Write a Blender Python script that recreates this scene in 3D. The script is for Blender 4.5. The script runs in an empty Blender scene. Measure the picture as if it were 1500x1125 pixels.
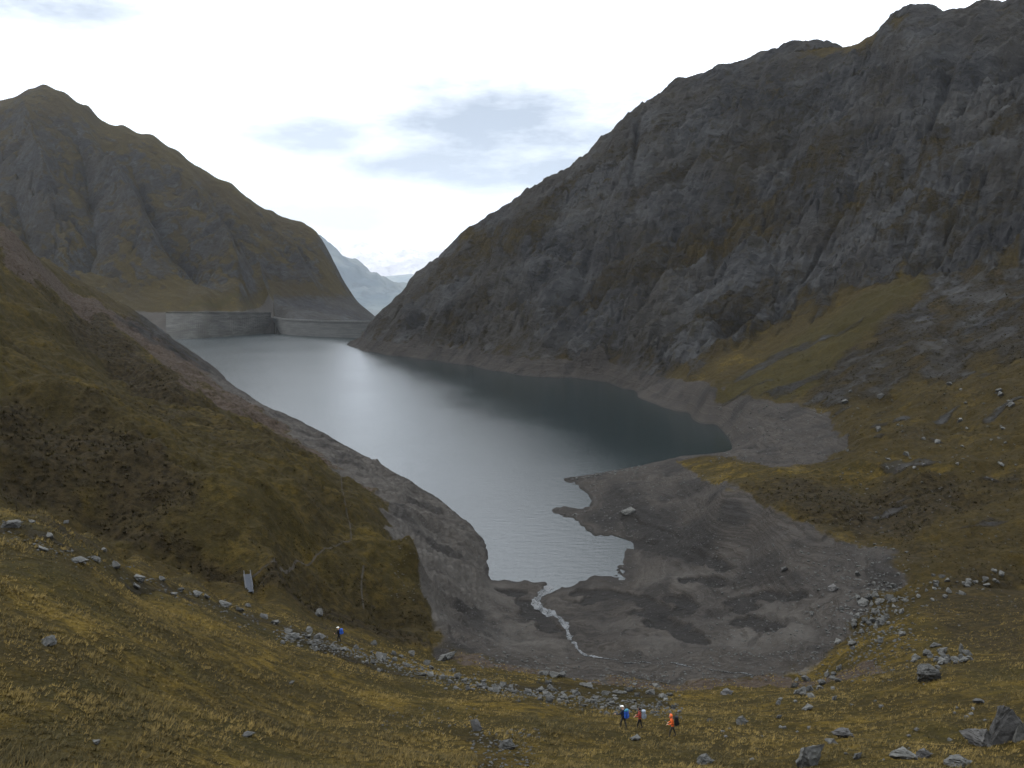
import bpy, bmesh, math, random
import numpy as np
from mathutils import Vector, Matrix, Euler

rad = math.radians
random.seed(7)
RNG = np.random.default_rng(11)
scene = bpy.context.scene
COL = scene.collection

# ------------------------------------------------------------------ camera
CAM_Z = 80.0                       # metres above the lake
FPX, CX, CY, HOR = 1300.0, 750.0, 562.5, 410.0
PITCH = math.atan((CY - HOR) / FPX)
cam_data = bpy.data.cameras.new("camera")
cam_data.sensor_width = 36.0
cam_data.lens = 36.0 * FPX / 1500.0
cam_data.clip_start = 0.2
cam_data.clip_end = 120000.0
cam = bpy.data.objects.new("camera", cam_data)
cam.location = (0, 0, CAM_Z)
cam.rotation_euler = (rad(90) - PITCH, 0, 0)
COL.objects.link(cam)
scene.camera = cam

# ------------------------------------------------------------------ light
SUN_EL, SUN_AZ = 42.0, -85.0       # azimuth from +Y (view direction), negative = to the left
world = bpy.data.worlds.new("World")
scene.world = world
world.use_nodes = True


def build_world():
    nt = world.node_tree
    nt.nodes.clear()
    N, L = nt.nodes, nt.links

    def math_node(op, a, b=None, clamp=False):
        n = N.new("ShaderNodeMath"); n.operation = op; n.use_clamp = clamp
        for i, v in enumerate((a, b)):
            if v is None:
                continue
            if isinstance(v, (int, float)):
                n.inputs[i].default_value = v
            else:
                L.new(v, n.inputs[i])
        return n.outputs[0]

    out = N.new("ShaderNodeOutputWorld")
    sky = N.new("ShaderNodeTexSky"); sky.sky_type = 'NISHITA'; sky.sun_disc = False
    sky.sun_elevation = rad(SUN_EL); sky.sun_rotation = rad(SUN_AZ)
    sky.altitude = 2200
    bg1 = N.new("ShaderNodeBackground"); bg1.inputs[1].default_value = 0.12
    L.new(sky.outputs[0], bg1.inputs[0])
    tc = N.new("ShaderNodeTexCoord")
    sep = N.new("ShaderNodeSeparateXYZ"); L.new(tc.outputs['Generated'], sep.inputs[0])
    az = math_node('ARCTAN2', sep.outputs[0], sep.outputs[1])
    el = math_node('ARCSINE', sep.outputs[2])
    # cloud-plane coordinates
    den = math_node('ADD', math_node('MAXIMUM', sep.outputs[2], 0.0), 0.10)
    cx = math_node('DIVIDE', sep.outputs[0], den); cy = math_node('DIVIDE', sep.outputs[1], den)
    comb = N.new("ShaderNodeCombineXYZ"); L.new(cx, comb.inputs[0]); L.new(cy, comb.inputs[1])
    nz = N.new("ShaderNodeTexNoise"); nz.inputs['Scale'].default_value = 1.1
    nz.inputs['Detail'].default_value = 6; nz.inputs['Roughness'].default_value = 0.6
    L.new(comb.outputs[0], nz.inputs['Vector'])
    nz2 = N.new("ShaderNodeTexNoise"); nz2.inputs['Scale'].default_value = 8; nz2.inputs['Roughness'].default_value = 0.62
    nz2.inputs['Detail'].default_value = 5
    mp = N.new("ShaderNodeMapping"); mp.inputs['Scale'].default_value = (1, 1, 3.2)
    L.new(tc.outputs['Generated'], mp.inputs[0]); L.new(mp.outputs[0], nz2.inputs['Vector'])
    jit = math_node('MULTIPLY', math_node('SUBTRACT', nz2.outputs[0], 0.5), 1.9)
    total = None
    # grey banks of cloud: azimuth, elevation, half widths (radians), weight
    for a0, e0, sa, se, w in ((0.0, 0.155, 0.20, 0.075, 1.0), (-0.215, 0.152, 0.10, 0.026, 0.8),
                              (-0.06, 0.125, 0.15, 0.036, 0.95), (0.04, 0.12, 0.10, 0.03, 1.0),
                              (-0.205, 0.070, 0.13, 0.022, 0.5), (-0.53, 0.265, 0.18, 0.045, 0.85),
                              (-0.56, 0.215, 0.07, 0.016, 0.6), (-0.40, 0.30, 0.12, 0.008, 0.35)):
        dx = math_node('DIVIDE', math_node('SUBTRACT', az, a0), sa)
        dy = math_node('DIVIDE', math_node('SUBTRACT', el, e0), se)
        r2 = math_node('ADD', math_node('MULTIPLY', dx, dx), math_node('MULTIPLY', dy, dy))
        m = math_node('ADD', math_node('SUBTRACT', 1.0, r2), jit)
        m = math_node('MULTIPLY', math_node('MULTIPLY', m, 1.05, True), w)
        total = m if total is None else math_node('MAXIMUM', total, m)
    # the same kind of grey banks all over the rest of the sky
    rest = N.new("ShaderNodeMapRange"); rest.interpolation_type = 'SMOOTHSTEP'
    rest.inputs[1].default_value = 0.60; rest.inputs[2].default_value = 0.74
    L.new(nz.outputs[0], rest.inputs[0])
    high = N.new("ShaderNodeMapRange"); high.interpolation_type = 'SMOOTHSTEP'
    high.inputs[1].default_value = 0.36; high.inputs[2].default_value = 0.55
    L.new(el, high.inputs[0])
    total = math_node('MAXIMUM', total, math_node('MULTIPLY', math_node('MULTIPLY', rest.outputs[0], 0.7), high.outputs[0]))
    mix = N.new("ShaderNodeMix"); mix.data_type = 'RGBA'
    lum = math_node('MULTIPLY', math_node('ADD', 0.8, math_node('MAXIMUM', sep.outputs[2], 0.0)), 1.72)
    white = N.new("ShaderNodeVectorMath"); white.operation = 'SCALE'
    white.inputs[0].default_value = (0.955, 1.0, 1.06)
    L.new(lum, white.inputs[3]); L.new(white.outputs[0], mix.inputs[6])
    mix.inputs[7].default_value = (0.40, 0.48, 0.60, 1)
    L.new(total, mix.inputs[0])
    bg2 = N.new("ShaderNodeBackground"); bg2.inputs[1].default_value = 1.0
    L.new(mix.outputs[2], bg2.inputs[0])
    ms = N.new("ShaderNodeMixShader"); ms.inputs[0].default_value = 0.9
    L.new(bg1.outputs[0], ms.inputs[1]); L.new(bg2.outputs[0], ms.inputs[2])
    L.new(ms.outputs[0], out.inputs[0])


build_world()

sun_data = bpy.data.lights.new("sun", 'SUN')
sun_data.energy = 1.5
sun_data.angle = rad(14)
sun_data.color = (1.0, 0.96, 0.9)
sun = bpy.data.objects.new("sun", sun_data)
sd = Vector((math.sin(rad(SUN_AZ)) * math.cos(rad(SUN_EL)), math.cos(rad(SUN_AZ)) * math.cos(rad(SUN_EL)), math.sin(rad(SUN_EL))))
sun.rotation_euler = sd.to_track_quat('Z', 'Y').to_euler()
COL.objects.link(sun)

scene.view_settings.view_transform = 'Standard'
scene.view_settings.look = 'None'
scene.view_settings.exposure = 0.0
scene.view_settings.gamma = 1.0
scene.render.engine = 'CYCLES'
scene.cycles.use_denoising = True
scene.cycles.max_bounces = 4
scene.cycles.adaptive_threshold = 0.02
scene.cycles.diffuse_bounces = 2
scene.cycles.glossy_bounces = 3
scene.cycles.volume_bounces = 1
scene.cycles.caustics_reflective = False
scene.cycles.caustics_refractive = False

# ------------------------------------------------------------------ helpers
SP, CP = math.sin(PITCH), math.cos(PITCH)


def ray(px, py):
    """u = x/y and t = (z-CAM_Z)/y of the sight line through a photo pixel"""
    xc = (px - CX) / FPX
    yc = -(py - CY) / FPX
    dy = CP + SP * yc
    dz = -SP + CP * yc
    return xc / dy, dz / dy


def lerp(a, b, t):
    return a + (b - a) * t


def sstep(a, b, x):
    t = np.clip((x - a) / (b - a), 0, 1)
    return t * t * (3 - 2 * t)


PERM = np.random.default_rng(3).permutation(4096).astype(np.int64)
GANG = np.random.default_rng(4).random(4096) * 2 * np.pi
GX, GY = np.cos(GANG), np.sin(GANG)


def perlin(x, y, seed=0):
    x = np.asarray(x, float); y = np.asarray(y, float)
    xi = np.floor(x).astype(np.int64); yi = np.floor(y).astype(np.int64)
    xf = x - xi; yf = y - yi
    u = xf * xf * xf * (xf * (xf * 6 - 15) + 10); v = yf * yf * yf * (yf * (yf * 6 - 15) + 10)

    def g(ix, iy, dx, dy):
        h = PERM[(PERM[(ix + seed * 131) & 4095] + iy) & 4095]
        return GX[h] * dx + GY[h] * dy
    a = g(xi, yi, xf, yf); b = g(xi + 1, yi, xf - 1, yf)
    c = g(xi, yi + 1, xf, yf - 1); d = g(xi + 1, yi + 1, xf - 1, yf - 1)
    return ((a + (b - a) * u) * (1 - v) + (c + (d - c) * u) * v) * 1.5


def fbm(x, y, octv=4, seed=0, gain=0.5, lac=2.03):
    s = 0; a = 1
    for o in range(octv):
        s = s + a * perlin(x, y, seed + o * 7)
        x = x * lac + 13.7; y = y * lac - 7.1; a *= gain
    return s


def ridged(x, y, octv=3, seed=0, gain=0.5):
    s = 0; a = 1
    for o in range(octv):
        s = s + a * (1 - 2 * np.abs(perlin(x, y, seed + o * 7)))
        x = x * 2.1 + 3.3; y = y * 2.1 + 9.1; a *= gain
    return s


class Field:
    """a height field on a fan-shaped grid (u = x/y, y), heights from control points"""
    K = 3.0

    def __init__(self, us, ys):
        self.us, self.ys = us, ys
        self.pts = []

    def z_at(self, px, py, z):      # control point: pixel at known height
        u, t = ray(px, py)
        self.pts.append((u, (z - CAM_Z) / t, z))

    def d_at(self, px, py, d):      # control point: pixel at known distance
        u, t = ray(px, py)
        self.pts.append((u, d, CAM_Z + t * d))

    def w_at(self, px, d, z):       # control point: bearing of pixel column, distance, height
        self.pts.append(((px - CX) / FPX, d, z))

    def solve(self, nu=330, ny=420):
        P = np.array(self.pts)
        X = np.c_[P[:, 0] * self.K, np.log(P[:, 1])]
        t = (P[:, 2] - CAM_Z) / P[:, 1]
        n = len(P)
        R = np.sqrt(((X[:, None] - X[None]) ** 2).sum(-1) + 1e-4)
        A = np.zeros((n + 3, n + 3))
        A[:n, :n] = R - 1e-3 * np.eye(n) * 0.2
        A[:n, n] = 1; A[:n, n + 1:] = X; A[n, :n] = 1; A[n + 1:, :n] = X.T
        w = np.linalg.solve(A, np.r_[t, 0, 0, 0])
        # coarse evaluation then bilinear refinement
        iu = np.linspace(0, len(self.us) - 1, nu); iy = np.linspace(0, len(self.ys) - 1, ny)
        cu = np.interp(iu, np.arange(len(self.us)), self.us); cyv = np.interp(iy, np.arange(len(self.ys)), self.ys)
        T = np.zeros((nu, ny))
        ly = np.log(cyv)
        for i in range(nu):
            D = np.sqrt((cu[i] * self.K - X[:, 0])[None] ** 2 + (ly[:, None] - X[:, 1][None]) ** 2 + 1e-4)
            T[i] = D @ w[:n] + w[n] + w[n + 1] * cu[i] * self.K + w[n + 2] * ly
        fi = np.arange(len(self.us)) / (len(self.us) - 1) * (nu - 1)
        fj = np.arange(len(self.ys)) / (len(self.ys) - 1) * (ny - 1)
        i0 = np.minimum(fi.astype(int), nu - 2); a = (fi - i0)[:, None]
        j0 = np.minimum(fj.astype(int), ny - 2); b = (fj - j0)[None]
        T0 = T[i0] * (1 - a) + T[i0 + 1] * a
        T1 = T0[:, j0] * (1 - b) + T0[:, j0 + 1] * b
        self.Y = np.broadcast_to(self.ys[None], T1.shape)
        self.X = self.us[:, None] * self.Y
        self.Z = CAM_Z + T1 * self.Y
        return self

    def hit(self, px, py, ymin=12.0):
        """first point of the ground seen along the sight line of a photo pixel"""
        u, t = ray(px, py)
        f = np.interp(u, self.us, np.arange(len(self.us)))
        i = min(int(f), len(self.us) - 2); a = f - i
        prof = self.Z[i] * (1 - a) + self.Z[i + 1] * a
        dif = prof - (CAM_Z + t * self.ys)
        ok = (dif >= 0) & (self.ys > ymin)
        if not ok.any():
            return None
        j = int(np.argmax(ok))
        if j == 0:
            return None
        k = dif[j - 1] / (dif[j - 1] - dif[j] + 1e-9)
        y = lerp(self.ys[j - 1], self.ys[j], min(max(k, 0), 1))
        return Vector((u * y, y, CAM_Z + t * y))

    def height(self, x, y):
        u = x / y
        f = min(max(np.interp(u, self.us, np.arange(len(self.us))), 0), len(self.us) - 1.001)
        g = min(max(np.interp(y, self.ys, np.arange(len(self.ys))), 0), len(self.ys) - 1.001)
        i, j = int(f), int(g); a, b = f - i, g - j
        Z = self.Z
        return (Z[i, j] * (1 - a) + Z[i + 1, j] * a) * (1 - b) + (Z[i, j + 1] * (1 - a) + Z[i + 1, j + 1] * a) * b

    def poly(self, pix, soft=0.02, jitter=0.0, seed=0):
        """soft mask of a patch of ground whose outline is given by sighted points"""
        V = []
        for p in pix:
            h = self.hit(*p)
            if h is None:
                continue
            V.append((h.x / h.y * self.K, math.log(h.y)))
        V = np.array(V)
        x = self.X / self.Y * self.K; y = np.log(self.Y)
        sel = (x > V[:, 0].min() - .2) & (x < V[:, 0].max() + .2) & (y > V[:, 1].min() - .2) & (y < V[:, 1].max() + .2)
        xs, ysv = x[sel], y[sel]
        if jitter:
            sc = 1 / (jitter * 3)
            xs, ysv = xs + jitter * fbm(xs * sc, ysv * sc, 4, seed), ysv + jitter * fbm(xs * sc + 50, ysv * sc, 4, seed + 3)
        inside = np.zeros(len(xs), bool); dist = np.full(len(xs), 9.0)
        n = len(V)
        for a in range(n):
            x0, y0 = V[a]; x1, y1 = V[(a + 1) % n]
            c = ((y0 > ysv) != (y1 > ysv)) & (xs < (x1 - x0) * (ysv - y0) / (y1 - y0 + 1e-12) + x0)
            inside ^= c
            ex, ey = x1 - x0, y1 - y0
            tt = np.clip(((xs - x0) * ex + (ysv - y0) * ey) / (ex * ex + ey * ey + 1e-12), 0, 1)
            dist = np.minimum(dist, np.hypot(xs - x0 - tt * ex, ysv - y0 - tt * ey))
        m = np.zeros(self.X.shape)
        m[sel] = sstep(-soft, soft, np.where(inside, dist, -dist))
        return m

    def line(self, pix, width, sharp=False):
        """mask around a line over the ground, width in metres"""
        V = [self.hit(*p) for p in pix]
        V = np.array([(v.x, v.y) for v in V if v is not None])
        w = width * 4
        sel = (self.X > V[:, 0].min() - w) & (self.X < V[:, 0].max() + w) & (self.Y > V[:, 1].min() - w) & (self.Y < V[:, 1].max() + w)
        xs, ysv = self.X[sel], self.Y[sel]
        dist = np.full(len(xs), 1e9)
        for (x0, y0), (x1, y1) in zip(V[:-1], V[1:]):
            ex, ey = x1 - x0, y1 - y0
            tt = np.clip(((xs - x0) * ex + (ysv - y0) * ey) / (ex * ex + ey * ey + 1e-12), 0, 1)
            dist = np.minimum(dist, np.hypot(xs - x0 - tt * ex, ysv - y0 - tt * ey))
        m = np.zeros(self.X.shape)
        m[sel] = np.exp(-dist / width) if sharp else np.exp(-(dist / width) ** 2)
        return m


def new_obj(name, mesh, mat=None, parent=None, **props):
    o = bpy.data.objects.new(name, mesh)
    if mat is not None and mesh is not None and not mesh.materials:
        mesh.materials.append(mat)
    COL.objects.link(o)
    if parent:
        o.parent = parent
    for k, v in props.items():
        o[k] = v
    return o


def mesh_np(name, verts, faces, smooth=True):
    """faces: (n,3) or (n,4) int array"""
    me = bpy.data.meshes.new(name)
    k = faces.shape[1]
    me.vertices.add(len(verts)); me.vertices.foreach_set("co", np.ascontiguousarray(verts, np.float32).ravel())
    me.loops.add(faces.size); me.loops.foreach_set("vertex_index", np.ascontiguousarray(faces, np.int32).ravel())
    me.polygons.add(len(faces)); me.polygons.foreach_set("loop_start", np.arange(0, faces.size, k, dtype=np.int32))
    me.polygons.foreach_set("loop_total", np.full(len(faces), k, np.int32))
    me.update(calc_edges=True)
    me.validate()
    me.polygons.foreach_set("use_smooth", np.full(len(me.polygons), smooth))
    return me


def field_normals(F):
    dXu = np.gradient(F.X, axis=0); dZu = np.gradient(F.Z, axis=0)
    dXj = np.gradient(F.X, axis=1); dYj = np.gradient(F.Y, axis=1); dZj = np.gradient(F.Z, axis=1)
    a = np.stack([dXu, np.zeros_like(dXu), dZu], -1); b = np.stack([dXj, dYj, dZj], -1)
    n = np.cross(a, b)
    return n / np.linalg.norm(n, axis=-1, keepdims=True)


def field_mesh(name, F, facemask, mat, normals, attrs):
    nu, ny = F.X.shape
    idx = np.arange(nu * ny).reshape(nu, ny)
    q = np.stack([idx[:-1, :-1], idx[1:, :-1], idx[1:, 1:], idx[:-1, 1:]], -1)[facemask]
    used, inv = np.unique(q.ravel(), return_inverse=True)
    q = inv.reshape(-1, 4)
    co = np.stack([F.X, F.Y, F.Z], -1).reshape(-1, 3)[used]
    me = mesh_np(name, co, q)
    for an, arr in attrs.items():
        at = me.attributes.new(an, 'FLOAT_COLOR', 'POINT')
        at.data.foreach_set("color", np.ascontiguousarray(arr.reshape(-1, 4)[used], np.float32).ravel())
    me.normals_split_custom_set_from_vertices(normals.reshape(-1, 3)[used])
    me.materials.append(mat)
    return new_obj(name, me, None, None, kind="structure")


# ------------------------------------------------------------------ materials
class NT:
    def __init__(self, name):
        self.mat = bpy.data.materials.new(name)
        self.mat.use_nodes = True
        self.t = self.mat.node_tree
        self.t.nodes.clear()
        self.out = self.n("ShaderNodeOutputMaterial")
        self.bsdf = self.n("ShaderNodeBsdfPrincipled")
        self.t.links.new(self.bsdf.outputs[0], self.out.inputs[0])

    def n(self, typ, **kw):
        nd = self.t.nodes.new(typ)
        for k, v in kw.items():
            setattr(nd, k, v)
        return nd

    def link(self, a, b):
        self.t.links.new(a, b)

    def val(self, sock, v):
        if isinstance(v, (int, float)):
            sock.default_value = v
        elif isinstance(v, tuple):
            sock.default_value = v if len(v) == 4 or sock.type == 'VECTOR' else (*v, 1)
        else:
            self.link(v, sock)

    def math(self, op, a, b=0.0, clamp=False):
        m = self.n("ShaderNodeMath", operation=op, use_clamp=clamp)
        self.val(m.inputs[0], a); self.val(m.inputs[1], b)
        return m.outputs[0]

    def mix(self, f, a, b, mode='MIX'):
        m = self.n("ShaderNodeMix", data_type='RGBA', blend_type=mode)
        self.val(m.inputs[0], f); self.val(m.inputs[6], a); self.val(m.inputs[7], b)
        return m.outputs[2]

    def rng(self, v, a, b, c=0.0, d=1.0):
        m = self.n("ShaderNodeMapRange", interpolation_type='SMOOTHSTEP')
        self.val(m.inputs[0], v)
        for i, k in enumerate((a, b, c, d)):
            m.inputs[i + 1].default_value = k
        return m.outputs[0]

    def noise(self, vec, scale, detail=4, rough=0.55, dist=0.0):
        m = self.n("ShaderNodeTexNoise")
        m.inputs['Scale'].default_value = scale; m.inputs['Detail'].default_value = detail
        m.inputs['Roughness'].default_value = rough; m.inputs['Distortion'].default_value = dist
        self.val(m.inputs['Vector'], vec)
        return m.outputs[0]

    def voro(self, vec, scale, feature='F1'):
        m = self.n("ShaderNodeTexVoronoi", feature=feature)
        m.inputs['Scale'].default_value = scale
        self.val(m.inputs['Vector'], vec)
        return m.outputs['Distance'] if feature != 'F1' else m.outputs['Distance'], m

    def bump(self, h, strength, dist, normal=None):
        b = self.n("ShaderNodeBump")
        b.inputs['Strength'].default_value = strength; b.inputs['Distance'].default_value = dist
        self.val(b.inputs['Height'], h)
        if normal is not None:
            self.link(normal, b.inputs['Normal'])
        return b.outputs[0]

    def pos(self):
        return self.n("ShaderNodeNewGeometry").outputs['Position']

    def attr(self, name):
        a = self.n("ShaderNodeAttribute", attribute_name=name)
        s = self.n("ShaderNodeSeparateColor")
        self.link(a.outputs['Color'], s.inputs[0])
        return s.outputs[0], s.outputs[1], s.outputs[2], a.outputs['Alpha']


GROUND_VALUE = 0.42      # everything is soaked by rain


def terrain_material(name, unit=1.0):
    """ground made of grass, rock, bare gravel and heather; weights per vertex say which grows where"""
    T = NT(name)
    P = T.pos()
    rock, bare, heath_shade, red = T.attr("wts")       # grass is what is left
    wet, gold, green, scrub = T.attr("aux")
    big = T.noise(P, 0.012 / unit, 2)
    mid = T.noise(P, 0.09 / unit, 4, 0.6)
    fine = T.noise(P, 0.7 / unit, 4, 0.65)
    tiny = T.noise(P, 3.5 / unit, 2, 0.7)
    # grass: straw, ochre, olive, moss
    g = T.mix(T.rng(mid, 0.36, 0.66), (0.145, 0.103, 0.032), (0.222, 0.158, 0.049))
    g = T.mix(T.rng(T.math('ADD', T.math('MULTIPLY', fine, 0.6), T.math('MULTIPLY', mid, 0.4)), 0.46, 0.62), (0.066, 0.052, 0.018), g)
    olive = T.mix(T.rng(fine, 0.35, 0.7), (0.050, 0.039, 0.017), (0.090, 0.067, 0.027))
    gm = T.math('ADD', gold, T.math('MULTIPLY', T.math('SUBTRACT', mid, 0.5), 1.6), True)
    grass = T.mix(gm, olive, g)
    grass = T.mix(T.math('MULTIPLY', green, T.rng(fine, 0.25, 0.6)), grass, (0.058, 0.055, 0.020))
    grass = T.mix(T.math('MULTIPLY', T.rng(tiny, 0.35, 0.6), 0.35), grass, (0.03, 0.024, 0.011))
    # heather / dead shrubs, also the painted shade of hollow and gully
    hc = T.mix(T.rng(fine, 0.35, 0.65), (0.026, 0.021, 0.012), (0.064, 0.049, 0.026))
    # rock
    warp = T.n("ShaderNodeVectorMath", operation='ADD')
    T.link(P, warp.inputs[0])
    nzc = T.n("ShaderNodeTexNoise"); nzc.inputs['Scale'].default_value = 0.08 / unit; nzc.inputs['Detail'].default_value = 4
    T.link(P, nzc.inputs['Vector'])
    sc = T.n("ShaderNodeVectorMath", operation='SCALE'); sc.inputs[3].default_value = 14.0 * unit
    T.link(nzc.outputs['Color'], sc.inputs[0]); T.link(sc.outputs[0], warp.inputs[1])
    strat = T.n("ShaderNodeMapping"); strat.inputs['Rotation'].default_value = (rad(20), rad(-38), rad(45))
    strat.inputs['Scale'].default_value = (0.55, 1.0, 1.2)
    T.link(warp.outputs[0], strat.inputs[0])
    st = T.noise(strat.outputs[0], 0.16 / unit, 6, 0.62)
    crack, _ = T.voro(strat.outputs[0], 0.11 / unit, 'DISTANCE_TO_EDGE')
    crack2, _ = T.voro(strat.outputs[0], 0.34 / unit, 'DISTANCE_TO_EDGE')
    rc = T.mix(T.rng(st, 0.34, 0.66), (0.031, 0.031, 0.031), (0.090, 0.089, 0.087))
    patch = T.noise(strat.outputs[0], 0.022 / unit, 4, 0.6)
    rc = T.mix(T.rng(patch, 0.42, 0.60), T.mix(0.5, rc, (0.034, 0.034, 0.037)), T.mix(0.35, rc, (0.125, 0.127, 0.13)))
    rc = T.mix(T.rng(big, 0.4, 0.62), rc, T.mix(0.55, rc, (0.060, 0.053, 0.043)))
    rc = T.mix(T.math('MULTIPLY', T.rng(fine, 0.62, 0.72), 0.4), rc, (0.14, 0.14, 0.14))
    rc = T.mix(T.math('MULTIPLY', T.rng(mid, 0.52, 0.66), 0.6), rc, (0.044, 0.037, 0.020))
    rc = T.mix(T.math('MULTIPLY', scrub, T.rng(st, 0.30, 0.55)), rc, (0.120, 0.121, 0.121))
    # bare gravel and silt
    z = T.n("ShaderNodeSeparateXYZ"); T.link(P, z.inputs[0])
    zz = T.math('ADD', z.outputs[2], T.math('MULTIPLY', T.noise(P, 0.05, 3), 3.0))
    zc = T.n("ShaderNodeCombineXYZ"); T.link(zz, zc.inputs[2])
    strand = T.noise(zc.outputs[0], 1.3, 4, 0.7)
    strand2 = T.noise(zc.outputs[0], 5.0, 3, 0.7)
    strand = T.math('ADD', T.math('MULTIPLY', strand, 0.5), T.math('MULTIPLY', strand2, 0.5))
    bc = T.mix(T.rng(strand, 0.43, 0.57), (0.056, 0.050, 0.043), (0.116, 0.104, 0.092))
    bc = T.mix(T.rng(mid, 0.35, 0.65), T.mix(0.45, bc, (0.055, 0.052, 0.050)), bc)
    bc = T.mix(T.math('MULTIPLY', T.rng(tiny, 0.58, 0.72), 0.5), bc, (0.16, 0.15, 0.14))
    bc = T.mix(T.math('MULTIPLY', T.rng(fine, 0.5, 0.7), 0.35), bc, (0.052, 0.048, 0.045))
    bc = T.mix(T.math('MULTIPLY', gold, T.math('SUBTRACT', 1.0, wet)), bc, T.mix(T.rng(fine, 0.3, 0.7), (0.128, 0.118, 0.106), (0.178, 0.166, 0.150)))
    bc = T.mix(wet, bc, T.mix(0.9, bc, (0.018, 0.017, 0.016)))
    rdc = T.mix(T.rng(fine, 0.35, 0.65), (0.066, 0.049, 0.037), (0.125, 0.100, 0.080))
    col = T.mix(heath_shade, grass, hc)
    # rock and gravel break through with a ragged edge
    e = T.math('MULTIPLY', T.math('SUBTRACT', T.math('ADD', T.math('MULTIPLY', fine, 0.5), T.math('MULTIPLY', mid, 0.5)), 0.5), 1.6)
    col = T.mix(T.rng(T.math('ADD', red, e), 0.3, 0.7), col, rdc)
    wr = T.rng(T.math('ADD', rock, T.math('ADD', T.math('MULTIPLY', e, 0.6), T.math('MULTIPLY', T.math('SUBTRACT', st, 0.5), 1.3))), 0.2, 0.8)
    col = T.mix(wr, col, rc)
    wb = T.rng(T.math('ADD', bare, T.math('MULTIPLY', e, 0.6)), 0.35, 0.65)
    col = T.mix(wb, col, bc)
    damp = T.n("ShaderNodeHueSaturation"); damp.inputs['Value'].default_value = GROUND_VALUE; damp.inputs['Saturation'].default_value = 1.12
    T.link(col, damp.inputs['Color'])
    T.link(damp.outputs[0], T.bsdf.inputs['Base Color'])
    T.val(T.bsdf.inputs['Roughness'], T.math('SUBTRACT', 0.95, T.math('MULTIPLY', wet, 0.1)))
    T.val(T.bsdf.inputs['Specular IOR Level'], T.math('ADD', 0.06, T.math('MULTIPLY', wet, 0.04)))
    # relief
    rh = T.math('ADD', T.math('ADD', T.math('MULTIPLY', fine, 0.5), T.math('MULTIPLY', st, 3.0)), T.math('MULTIPLY', T.math('MINIMUM', crack, 0.30), 1.3))
    rh = T.math('ADD', rh, T.math('MULTIPLY', T.math('MINIMUM', crack2, 0.22), 0.9))
    gh = T.math('ADD', T.math('MULTIPLY', fine, 0.55), T.math('MULTIPLY', tiny, 0.18))
    gh = T.math('MULTIPLY', gh, 1.25)
    hmix = T.n("ShaderNodeMix", data_type='FLOAT')
    T.link(wr, hmix.inputs[0]); T.link(gh, hmix.inputs[2]); T.link(rh, hmix.inputs[3])
    b = T.bump(hmix.outputs[0], 1.0, 1.1 * unit)
    T.link(b, T.bsdf.inputs['Normal'])
    return T.mat


def plain(name, col, rough=0.8, noise_scale=None, amount=0.35, metal=0.0):
    T = NT(name)
    if noise_scale:
        tc = T.n("ShaderNodeTexCoord").outputs['Object']
        f = T.noise(tc, noise_scale, 4, 0.6)
        d = tuple(c * (1 - amount) for c in col); l = tuple(min(1, c * (1 + amount)) for c in col)
        T.link(T.mix(T.rng(f, 0.3, 0.7), d, l), T.bsdf.inputs['Base Color'])
        T.link(T.bump(f, 0.4, 0.02), T.bsdf.inputs['Normal'])
    else:
        T.bsdf.inputs['Base Color'].default_value = (*col, 1)
    T.bsdf.inputs['Roughness'].default_value = rough
    T.bsdf.inputs['Metallic'].default_value = metal
    T.bsdf.inputs['Specular IOR Level'].default_value = 0.2
    return T.mat


def stone_material(name, lo, hi, lichen=(0.10, 0.10, 0.06)):
    T = NT(name)
    P = T.pos()
    info = T.n("ShaderNodeObjectInfo")
    a = T.noise(P, 2.6, 5, 0.65); b = T.noise(P, 11.0, 4, 0.7)
    c = T.mix(T.rng(a, 0.3, 0.7), lo, hi)
    c = T.mix(T.math('MULTIPLY', T.rng(b, 0.55, 0.7), 0.5), c, lichen)
    v = T.n("ShaderNodeHueSaturation")
    T.val(v.inputs['Value'], T.math('ADD', 0.62, T.math('MULTIPLY', info.outputs['Random'], 0.7)))
    T.link(c, v.inputs['Color'])
    T.link(v.outputs[0], T.bsdf.inputs['Base Color'])
    T.bsdf.inputs['Roughness'].default_value = 0.9
    T.link(T.bump(T.math('ADD', a, T.math('MULTIPLY', b, 0.4)), 0.8, 0.12), T.bsdf.inputs['Normal'])
    return T.mat


MAT_GROUND = terrain_material("mountain_ground", 1.0)
MAT_STONE = stone_material("pale_stone", (0.036, 0.036, 0.033), (0.078, 0.078, 0.072), (0.06, 0.058, 0.035))
MAT_DARKSTONE = stone_material("dark_stone", (0.028, 0.027, 0.026), (0.06, 0.058, 0.055), (0.035, 0.033, 0.022))

#@@TERRAIN
# ------------------------------------------------------------------ the valley: height field
ys = np.concatenate([np.geomspace(3, 24, 40, endpoint=False), np.geomspace(24, 160, 400, endpoint=False),
                     np.geomspace(160, 450, 330, endpoint=False), np.linspace(450, 1130, 470, endpoint=False),
                     np.linspace(1130, 1600, 50)])
us = np.concatenate([np.linspace(-0.86, -0.61, 50, endpoint=False), np.linspace(-0.61, 0.61, 830, endpoint=False), np.linspace(0.61, 0.86, 50)])
V = Field(us, ys)
z_at, d_at, w_at = V.z_at, V.d_at, V.w_at

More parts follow.
